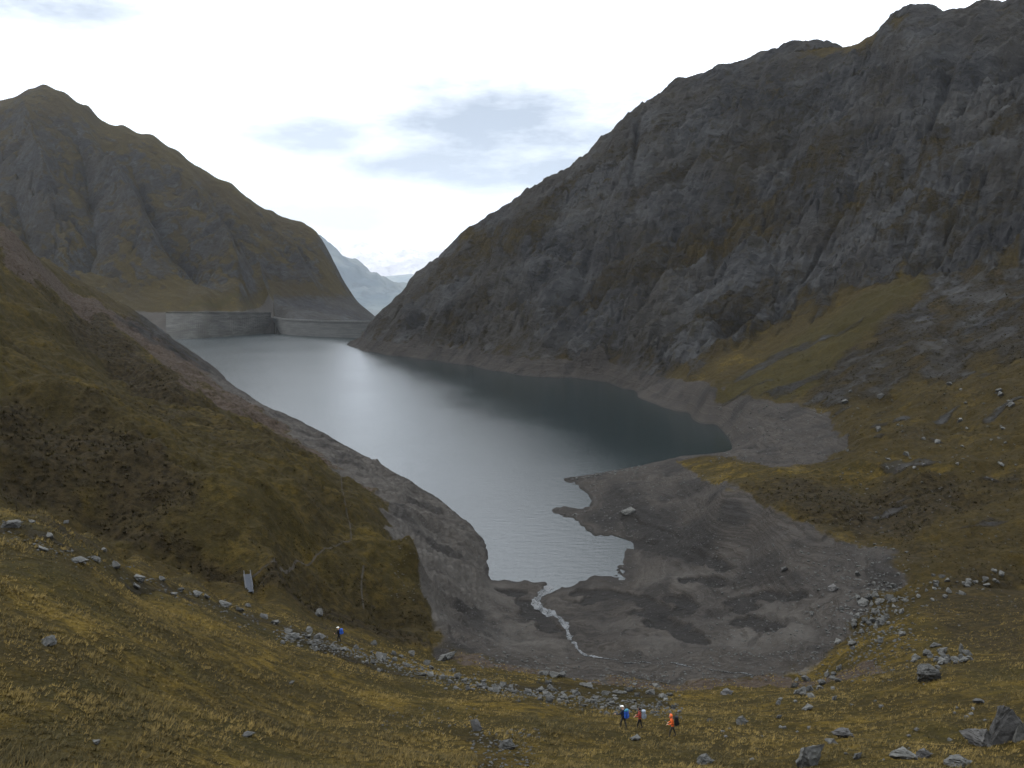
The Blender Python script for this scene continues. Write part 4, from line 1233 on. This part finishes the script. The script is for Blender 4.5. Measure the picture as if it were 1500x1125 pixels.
for i in range(128):
    t_ = random.random() ** 0.85 * 595 + 405
    py = np.interp(t_, [a for a, b in strip_line], [b for a, b in strip_line]) + random.gauss(0, 0.5) * np.interp(t_, [a for a, b in strip_line], strip_w)
    w_ = random.choice([5, 6, 7, 8, 9, 10, 11, 13])
    near_three = t_ > 760
    put_stone("stone", t_, py, w_, w_ * random.uniform(0.4, 0.75), ("larger" if w_ > 9 else "small") + (" grey stone in the stony strip behind the three hikers" if near_three else " grey stone in the packed stony strip below the lone hiker"), "stone",
              "stones of the strip behind the three hikers" if near_three else "stones of the strip below the lone hiker", BIG if w_ > 9 else SMALL)
for i in range(26):
    px = random.uniform(790, 985); py = 985 + (px - 790) * 0.12 + random.uniform(0, 35)
    w_ = random.uniform(6, 20)
    put_stone("stone", px, py, w_, w_ * 0.4, "flat grey stone scattered where the grass slope meets the silt", "stone", "flat stones above the silt", BIG if w_ > 10 else SMALL)
for i in range(62):
    px = random.gauss(1282, 26); py = random.gauss(905, 26) + (px - 1282) * -0.2
    w_ = random.choice([5, 6, 7, 8, 10, 12, 14])
    put_stone("boulder", px, py, w_, w_ * 0.65, ("big" if w_ > 9 else "small") + " tan grey boulder in the pile at the edge of the gravel flat", "boulder", "boulder pile by the gravel flat", BIG if w_ > 9 else SMALL)
for i in range(26):
    px = random.uniform(1330, 1425); py = random.gauss(966, 7)
    w_ = random.uniform(7, 17)
    put_stone("boulder", px, py, w_, w_ * 0.65, "grey boulder in the cluster between gravel flat and leaning rock", "boulder", "boulder cluster in the grass", BIG)
for i in range(22):
    px = random.uniform(1130, 1235); py = lerp(1030, 1000, (px - 1130) / 105) + random.gauss(0, 9)
    w_ = random.uniform(6, 15)
    put_stone("boulder", px, py, w_, w_ * 0.6, "pale boulder in the heap where grass knoll drops to silt", "boulder", "boulders at the grass knoll", BIG if w_ > 9 else SMALL)
for i in range(30):
    px = random.uniform(1345, 1475); py = lerp(872, 845, (px - 1345) / 130) + random.gauss(0, 9)
    w_ = random.uniform(4, 11)
    put_stone("stone", px, py, w_, w_ * 0.6, "pale stone in the scatter on the grassy hillside above the gravel", "stone", "stones on the eastern hillside", SMALL)
for i in range(34):
    px = random.uniform(1230, 1490); py = random.uniform(560, 690)
    w_ = random.choice([4, 5, 5, 6, 7, 10])
    put_stone("stone", px, py, w_, w_ * 0.6, "grey stone dotted over the eastern grass slope beyond the hummocks", "stone", "stones beyond the hummocks", SMALL)
for i in range(30):
    px = random.uniform(1040, 1480); py = random.uniform(1035, 1120)
    w_ = random.choice([5, 6, 7, 8, 10, 13, 18])
    put_stone("stone", px, py, w_, w_ * 0.5, "grey stone sunk in the grass around the leaning jagged rock", "stone", "stones in the lower grass", BIG if w_ > 9 else SMALL)

# rubble too small to count
def scatter_rubble(name, label, patches, mat):
    tri_cache = []
    for m_ in SMALL:
        m_.calc_loop_triangles()
        co = np.empty(len(m_.vertices) * 3); m_.vertices.foreach_get("co", co)
        tr = np.empty(len(m_.loop_triangles) * 3, np.int32); m_.loop_triangles.foreach_get("vertices", tr)
        tri_cache.append((co.reshape(-1, 3), tr.reshape(-1, 3)))
    vs, fs_ = [], []; base = 0
    for gen, n in patches:
        for i in range(n):
            px, py, s_ = gen()
            h = hit_v(px, py)
            if h is None or h.z < 0.1:
                continue
            s_ *= h.y / FPX
            co, tr = random.choice(tri_cache)
            a = random.uniform(0, 6.28); ca, sa = math.cos(a), math.sin(a)
            c = co * np.array([s_, s_ * random.uniform(.6, 1), s_ * random.uniform(.35, .75)])
            c = np.c_[c[:, 0] * ca - c[:, 1] * sa, c[:, 0] * sa + c[:, 1] * ca, c[:, 2]] + np.array([h.x, h.y, V.height(h.x, h.y) - 0.15 * s_])
            vs.append(c); fs_.append(tr + base); base += len(c)
    me = mesh_np(name, np.concatenate(vs), np.concatenate(fs_), False)
    return new_obj(name, me, mat, None, kind="stuff", label=label, category="rubble")


R = random.uniform
def along(line, wid):
    def g():
        t_ = R(line[0][0], line[-1][0])
        return t_, np.interp(t_, [a for a, b in line], [b for a, b in line]) + random.gauss(0, wid), R(2, 5)
    return g
scatter_rubble("rubble", "small pale rubble strewn over the stony strip and gravel", [
    (along(strip_line, 6), 1150), (along([(0, 778), (200, 848), (405, 925)], 9), 160),
    (lambda: (R(690, 790), R(1068, 1125), R(2, 6)), 170), (lambda: (R(560, 700), R(1035, 1075), R(2, 4)), 60),
    (lambda: (random.gauss(1280, 38), random.gauss(900, 40), R(2, 6)), 420),
    (lambda: (R(1040, 1300), R(800, 960), R(1.5, 4.5)), 420), (lambda: (R(900, 1310), R(955, 1000), R(1.5, 4.5)), 420),
    (along([(700, 968), (850, 990), (1000, 1015)], 12), 260), (lambda: (R(860, 1060), R(690, 800), R(1.5, 3.5)), 300), (lambda: (R(1040, 1210), R(590, 680), R(1.5, 3.5)), 260),
    (lambda: (R(640, 800), R(880, 960), R(1.2, 3)), 300), (lambda: (R(880, 1280), R(760, 960), R(1.0, 2.6)), 900), (lambda: (R(570, 720), R(720, 880), R(1.2, 3)), 300), (lambda: (R(1220, 1490), R(560, 900), R(1.5, 4)), 330), (along([(808, 748), (830, 757), (860, 750)], 2), 24), (along([(825, 701), (860, 699), (960, 680)], 3), 60)], MAT_STONE)

# ------------------------------------------------------------------ grass tufts on the near slope
def v_height(x, y):
    f = np.clip(np.interp(x / y, us, np.arange(len(us))), 0, len(us) - 1.001); g = np.clip(np.interp(y, ys, np.arange(len(ys))), 0, len(ys) - 1.001)
    i, j = f.astype(int), g.astype(int); a, b = f - i, g - j
    bi = lambda A: (A[i, j] * (1 - a) + A[i + 1, j] * a) * (1 - b) + (A[i, j + 1] * (1 - a) + A[i + 1, j + 1] * a) * b
    return bi(Z), bi(foref), bi(stony), bi(bare), bi(heath_shade)


def make_grass():
    n = 92000
    u = RNG.uniform(-0.66, 0.66, n); y = np.exp(RNG.uniform(math.log(14), math.log(150), n))
    x = u * y
    z, f, stn, br, hth = v_height(x, y)
    dens = 0.5 + 0.9 * fbm(x / 2.2, y / 2.2, 3, 501)
    keep = (f > 0.25) & (stn < 0.35 + 0.3 * RNG.random(n)) & (br < 0.4) & (RNG.random(n) < np.clip(dens + 0.25, 0.12, 1))
    x, y, z, hth = x[keep], y[keep], z[keep], hth[keep]
    n = len(x)
    nb = 8
    size = RNG.uniform(0.12, 0.34, n) * (0.8 + 0.5 * np.clip(fbm(x / 5, y / 5, 2, 505), -0.6, 0.8))
    X_ = np.repeat(x, nb); Y_ = np.repeat(y, nb); Z_ = np.repeat(z, nb); S_ = np.repeat(size, nb)
    m = n * nb
    ang = RNG.uniform(0, 2 * np.pi, m); r0 = S_ * 0.35 * np.sqrt(RNG.random(m))
    lean = RNG.uniform(0.25, 0.95, m) * S_; hgt = S_ * RNG.uniform(0.55, 1.15, m); wd = RNG.uniform(0.012, 0.03, m) * (0.7 + Y_ / 90)
    ca, sa = np.cos(ang), np.sin(ang)
    bx, by = X_ + ca * r0, Y_ + sa * r0
    # wind and gravity lay the grass over downhill
    tx = bx + ca * lean + 0.22 * S_; ty = by + sa * lean
    p0 = np.c_[bx - sa * wd, by + ca * wd, Z_ - 0.04]; p1 = np.c_[bx + sa * wd, by - ca * wd, Z_ - 0.04]; p2 = np.c_[tx, ty, Z_ + hgt - 0.05]
    vs = np.stack([p0, p1, p2], 1).reshape(-1, 3)
    me = mesh_np("grass", vs, np.arange(m * 3).reshape(-1, 3), False)
    at = me.attributes.new("tint", 'FLOAT', 'POINT')
    big = np.clip(0.5 + 0.55 * fbm(x / 7, y / 7, 3, 511) + 0.2 * RNG.normal(size=n) - 0.25 * hth, 0, 1)
    at.data.foreach_set("value", np.repeat(np.clip(np.repeat(big, nb) + 0.15 * RNG.normal(size=m), 0, 1), 3).astype(np.float32))
    T = NT("dry_grass")
    a = T.n("ShaderNodeAttribute", attribute_name="tint").outputs['Fac']
    c = T.mix(T.rng(a, 0.0, 0.5), (0.046, 0.038, 0.015), (0.090, 0.065, 0.021))
    c = T.mix(T.rng(a, 0.5, 1.0), c, (0.168, 0.119, 0.037))
    T.link(c, T.bsdf.inputs['Base Color']); T.bsdf.inputs['Roughness'].default_value = 0.8
    T.bsdf.inputs['Specular IOR Level'].default_value = 0.15
    new_obj("grass", me, T.mat, None, kind="stuff", label="dry ochre grass tufts covering the near slope", category="grass")


make_grass()


def make_heath():
    n = 60000
    u = RNG.uniform(-0.64, 0.64, n); y = np.exp(RNG.uniform(math.log(100), math.log(520), n)); x = u * y
    f = np.clip(np.interp(u, us, np.arange(len(us))), 0, len(us) - 2).astype(int); g = np.clip(np.interp(y, ys, np.arange(len(ys))), 0, len(ys) - 2).astype(int)
    z = v_height(x, y)[0]
    keep = (foref[f, g] < 0.3) & (bare[f, g] < 0.3) & (rockm[f, g] < 0.4) & (z > 17) & (RNG.random(n) < 0.45 + 0.6 * fbm(x / 9, y / 9, 3, 521) + 0.3 * heath_shade[f, g])
    x, y, z = x[keep], y[keep], z[keep]; hh = np.clip(heath_shade[f, g][keep], 0, 1)
    n = len(x); nb = 7; m = n * nb
    size = RNG.uniform(0.25, 0.65, n) * (0.7 + 0.5 * hh) * (0.6 + y / 420)
    S_ = np.repeat(size, nb); ang = RNG.uniform(0, 2 * np.pi, m); r0 = S_ * 0.6 * np.sqrt(RNG.random(m))
    bx, by, Z_ = np.repeat(x, nb) + np.cos(ang) * r0, np.repeat(y, nb) + np.sin(ang) * r0, np.repeat(z, nb)
    ln = RNG.uniform(0.2, 0.9, m) * S_; hg = RNG.uniform(0.3, 0.8, m) * S_; wd = S_ * RNG.uniform(0.12, 0.3, m)
    ca, sa = np.cos(ang), np.sin(ang)
    vs = np.stack([np.c_[bx - sa * wd, by + ca * wd, Z_ - 0.1], np.c_[bx + sa * wd, by - ca * wd, Z_ - 0.1], np.c_[bx + ca * ln, by + sa * ln, Z_ + hg]], 1).reshape(-1, 3)
    me = mesh_np("heather", vs, np.arange(m * 3).reshape(-1, 3), False)
    at = me.attributes.new("tint", 'FLOAT', 'POINT')
    tint = np.clip(0.55 + 0.35 * fbm(x / 14, y / 14, 3, 531) + 0.22 * RNG.normal(size=n) - 0.5 * hh, 0, 1)
    at.data.foreach_set("value", np.repeat(tint, nb * 3).astype(np.float32))
    T = NT("heather_and_tussock")
    a = T.n("ShaderNodeAttribute", attribute_name="tint").outputs['Fac']
    c = T.mix(T.rng(a, 0.0, 0.5), (0.023, 0.019, 0.009), (0.037, 0.030, 0.011))
    c = T.mix(T.rng(a, 0.5, 1.0), c, (0.068, 0.049, 0.017))
    T.link(c, T.bsdf.inputs['Base Color']); T.bsdf.inputs['Roughness'].default_value = 0.9
    T.bsdf.inputs['Specular IOR Level'].default_value = 0.05
    new_obj("heather", me, T.mat, None, kind="stuff", label="low brown heather and tussocks on the hillsides around the lake head", category="heather")


make_heath()

# ------------------------------------------------------------------ hikers
SKIN = plain("skin", (0.42, 0.26, 0.19), 0.6)


def make_person(px, py, d, yaw, label, jacket, trousers, arms, lean=0.06, stride=0.22, head_mat=None, cap=None, hood=None, hair=None):
    u, t = ray(px, py)
    x, y = u * d, d
    z = V.height(x, y)
    skv, ske = [], []

    def v(co, r):
        skv.append((co, r)); return len(skv) - 1

    def chain(first, items):
        a = first
        for co, r in items:
            b = v(co, r); ske.append((a, b)); a = b
        return a
    lf = lambda zz: lean * max(0, zz - 0.95) / 0.7
    pel = v((0, 0, 0.95), 0.15)
    ab = chain(pel, [((0, lf(1.12), 1.12), 0.145), ((0, lf(1.3) + .01, 1.30), 0.165)])
    neck = chain(ab, [((0, lf(1.43), 1.43), 0.11), ((0, lf(1.5) + .01, 1.52), 0.06)])
    chain(neck, [((0, lf(1.6) + .03, 1.60), 0.085), ((0, lf(1.7) + .035, 1.69), 0.095), ((0, lf(1.76) + .03, 1.77), 0.06)])
    for sx, st_ in ((-1, 1), (1, -1)):
        k = stride * st_
        an = chain(pel, [((0.10 * sx, 0.0, 0.88), 0.10), ((0.11 * sx, k * .62 + .03, 0.50), 0.068), ((0.11 * sx, k - .02, 0.10), 0.048)])
        chain(an, [((0.12 * sx, k + .08, 0.05), 0.045), ((0.125 * sx, k + .17, 0.04), 0.032)])
    for sx, (elb, wri) in ((-1, arms[0]), (1, arms[1])):
        sh = chain(ab, [((0.19 * sx, lf(1.4), 1.42), 0.07)])
        el = chain(sh, [((elb[0] * sx, elb[1], elb[2]), 0.052)])
        wr = chain(el, [((wri[0] * sx, wri[1], wri[2]), 0.036)])
        E, Wv = Vector((elb[0] * sx, elb[1], elb[2])), Vector((wri[0] * sx, wri[1], wri[2]))
        f = (Wv - E).normalized()
        side = f.cross(Vector((0, 0, 1))).normalized(); dn = side.cross(f)
        pl = chain(wr, [(tuple(Wv + f * 0.07), 0.034)])
        for q_, ln in ((-1.5, .06), (-.5, .075), (.5, .08), (1.5, .065)):
            a = Wv + f * 0.09 + side * 0.017 * q_
            chain(pl, [(tuple(a + f * 0.03), 0.009), (tuple(a + f * ln * .8 - dn * 0.02), 0.008), (tuple(a + f * ln * .8 - dn * 0.05), 0.007)])
        chain(wr, [(tuple(Wv + f * 0.045 + side * -0.035 * sx), 0.011), (tuple(Wv + f * 0.085 + side * -0.045 * sx - dn * .015), 0.009)])
    me = bpy.data.meshes.new("person_skeleton")
    me.from_pydata([c for c, r in skv], ske, [])
    tmp = bpy.data.objects.new("person_skeleton", me); COL.objects.link(tmp)
    md = tmp.modifiers.new("skin", 'SKIN')
    for i, (c, r) in enumerate(skv):
        sv = me.skin_vertices[0].data[i]; sv.radius = (r, r); sv.use_root = (i == 0)
    ss = tmp.modifiers.new("sub", 'SUBSURF'); ss.levels = ss.render_levels = 2
    dg = bpy.context.evaluated_depsgraph_get()
    body = bpy.data.meshes.new_from_object(tmp.evaluated_get(dg))
    bpy.data.objects.remove(tmp); bpy.data.meshes.remove(me)
    body.name = "person"
    body.materials.clear()
    for m_ in (jacket, trousers, SKIN, MAT_BOOT):
        body.materials.append(m_)
    hands = [Vector((arms[0][1][0] * -1, arms[0][1][1], arms[0][1][2])), Vector((arms[1][1][0], arms[1][1][1], arms[1][1][2]))]
    elbs = [Vector((arms[0][0][0] * -1, arms[0][0][1], arms[0][0][2])), Vector((arms[1][0][0], arms[1][0][1], arms[1][0][2]))]
    for pl in body.polygons:
        c = pl.center; pl.use_smooth = True
        mi = 0
        if c.z > 1.52:
            mi = 2
        elif c.z < 0.13:
            mi = 3
        elif c.z < 0.90 and abs(c.x) < 0.24 and not any((c - h_).length < 0.16 for h_ in hands):
            mi = 1
        for h_, e_ in zip(hands, elbs):
            dd = (h_ - e_).normalized()
            if (c - h_).dot(dd) > 0.01 and (c - h_).length < 0.22:
                mi = 2
        pl.material_index = mi
    o = new_obj("person", body, None, None, label=label, category="person")
    o.location = (x, y, z - 0.02); o.rotation_euler = (0, 0, yaw)

    def shell(name, mat, r, cz, cyy, cut, fl=1.0):
        bm = bmesh.new()
        bmesh.ops.create_uvsphere(bm, u_segments=14, v_segments=10, radius=r)
        bmesh.ops.delete(bm, geom=[w for w in bm.verts if cut(w.co)], context='VERTS')
        for w in bm.verts:
            w.co = Vector((w.co.x, w.co.y * 1.1 + cyy, w.co.z * fl + cz))
        m2 = bpy.data.meshes.new(name); bm.to_mesh(m2); bm.free()
        for pl in m2.polygons:
            pl.use_smooth = True
        ob = new_obj(name, m2, mat, o)
        md_ = ob.modifiers.new("thick", 'SOLIDIFY'); md_.thickness = 0.012
        return ob
    hy = lf(1.7) + .03
    if cap:
        c = shell("cap", cap, 0.125, 1.70, hy, lambda w: w.z < 0.02)
        pk = box_mesh("peak", 0.15, 0.10, 0.012, 0, hy + 0.15, 1.72)
        new_obj("peak", pk, cap, c)
    if hood:
        shell("hood", hood, 0.150, 1.665, hy - 0.01, lambda w: w.y > 0.075 and w.z > -0.10)
    if hair:
        shell("hair", hair, 0.128, 1.66, hy - 0.015, lambda w: w.y > 0.06 and w.z < 0.06)
    return o


def make_backpack(person, label, mat, w=0.34, h_=0.55, dp=0.24, z0=0.98, mat2=None):
    p = new_obj("backpack", None, None, None, label=label, category="backpack")
    p.location = person.location; p.rotation_euler = person.rotation_euler
    new_obj("pack_body", box_mesh("pack_body", w, dp, h_, 0, -0.13 - dp / 2, z0 + h_ / 2, 0.07), mat, p)
    new_obj("lid", box_mesh("lid", w * 0.95, dp * 1.05, 0.13, 0, -0.13 - dp / 2, z0 + h_ + 0.03, 0.05), mat2 or mat, p)
    new_obj("pocket", box_mesh("pocket", w * 0.7, 0.09, h_ * 0.45, 0, -0.15 - dp, z0 + h_ * 0.3, 0.03), mat, p)
    for sx in (-0.12, 0.12):
        bm = bmesh.new()
        pts = [(sx, -0.14, z0 + h_ - 0.03), (sx, -0.02, 1.53), (sx, 0.12, 1.45), (sx * 1.2, 0.19, 1.28), (sx * 1.4, 0.10, 1.08), (sx * 1.3, -0.12, 1.02)]
        prev = None
        for q_ in pts:
            a = bm.verts.new((q_[0] - 0.03, q_[1], q_[2])); b = bm.verts.new((q_[0] + 0.03, q_[1], q_[2]))
            if prev:
                bm.faces.new((prev[0], prev[1], b, a))
            prev = (a, b)
        m2 = bpy.data.meshes.new("strap"); bm.to_mesh(m2); bm.free()
        ob = new_obj("strap", m2, MAT_STRAP, p)
        md_ = ob.modifiers.new("thick", 'SOLIDIFY'); md_.thickness = 0.02
    return p


MAT_BOOT = plain("boot_leather", (0.03, 0.025, 0.02), 0.7)
MAT_STRAP = plain("strap_webbing", (0.015, 0.015, 0.018), 0.8)
C_NAVY = plain("navy_fabric", (0.015, 0.022, 0.045), 0.8, 6, 0.3)
C_BLUE = plain("blue_fabric", (0.02, 0.07, 0.30), 0.7, 6, 0.25)
C_TEAL = plain("teal_fabric", (0.03, 0.13, 0.20), 0.7, 6, 0.25)
C_RED = plain("red_fabric", (0.28, 0.05, 0.035), 0.8, 6, 0.25)
C_ORANGE = plain("orange_fabric", (0.62, 0.11, 0.025), 0.75, 6, 0.2)
C_BLACK = plain("black_fabric", (0.012, 0.012, 0.014), 0.8, 6, 0.3)
C_GREY = plain("grey_blue_fabric", (0.20, 0.23, 0.27), 0.75, 6, 0.25)
C_WHITE = plain("white_cotton", (0.62, 0.62, 0.60), 0.9, 6, 0.1)
C_DARKTR = plain("dark_trousers", (0.03, 0.028, 0.024), 0.9, 6, 0.3)
HAIR = plain("dark_hair", (0.012, 0.010, 0.009), 0.6, 12, 0.4)
WALK = (((0.26, 0.10, 1.16), (0.24, 0.34, 1.10)), ((0.26, 0.02, 1.14), (0.25, 0.26, 1.02)))
REACH = (((0.32, 0.14, 1.22), (0.40, 0.42, 1.18)), ((0.26, 0.02, 1.14), (0.25, 0.24, 1.0)))
p1 = make_person(913, 1066, 65, rad(50), "hiker in navy jacket and white cap reaching one arm ahead", C_NAVY, C_DARKTR, REACH, 0.08, 0.2, cap=C_WHITE)
make_backpack(p1, "big blue backpack on the hiker with white cap", C_BLUE, 0.40, 0.60, 0.26, 0.92, C_TEAL)
p2 = make_person(937, 1066, 65.5, rad(80), "hiker in red jacket with dark hair carrying a grey pack", C_RED, C_BLACK, WALK, 0.06, 0.18, hair=HAIR)
make_backpack(p2, "pale grey blue backpack on the dark haired hiker", C_GREY, 0.36, 0.58, 0.30, 0.90)
p3 = make_person(985, 1074, 63, rad(85), "hiker in bright orange hooded jacket leaning forward", C_ORANGE, C_DARKTR, WALK, 0.14, 0.24, hood=C_ORANGE)
make_backpack(p3, "black backpack on the orange hooded hiker", C_BLACK, 0.38, 0.62, 0.28, 0.92)
p4 = make_person(497, 950, 95, rad(75), "lone hiker in black with pale cap on the stony strip", C_BLACK, C_BLACK, WALK, 0.05, 0.12, cap=C_WHITE)
make_backpack(p4, "royal blue backpack on the lone hiker in black", C_BLUE, 0.36, 0.50, 0.32, 1.02)

# ------------------------------------------------------------------ air
hz = NT("mountain_air")
hz.t.nodes.remove(hz.bsdf)
pv = hz.n("ShaderNodeVolumePrincipled")
pv.inputs['Color'].default_value = (0.86, 0.92, 1.0, 1)
pv.inputs['Density'].default_value = 1.9e-5
pv.inputs['Anisotropy'].default_value = 0.0
hz.link(pv.outputs[0], hz.out.inputs['Volume'])
new_obj("haze", box_mesh("haze", 92000, 54000, 4200 + 333, 0, 20500, (4200 - 333) / 2), hz.mat, None, kind="stuff", label="thin pale air between the near slopes and far mountains")
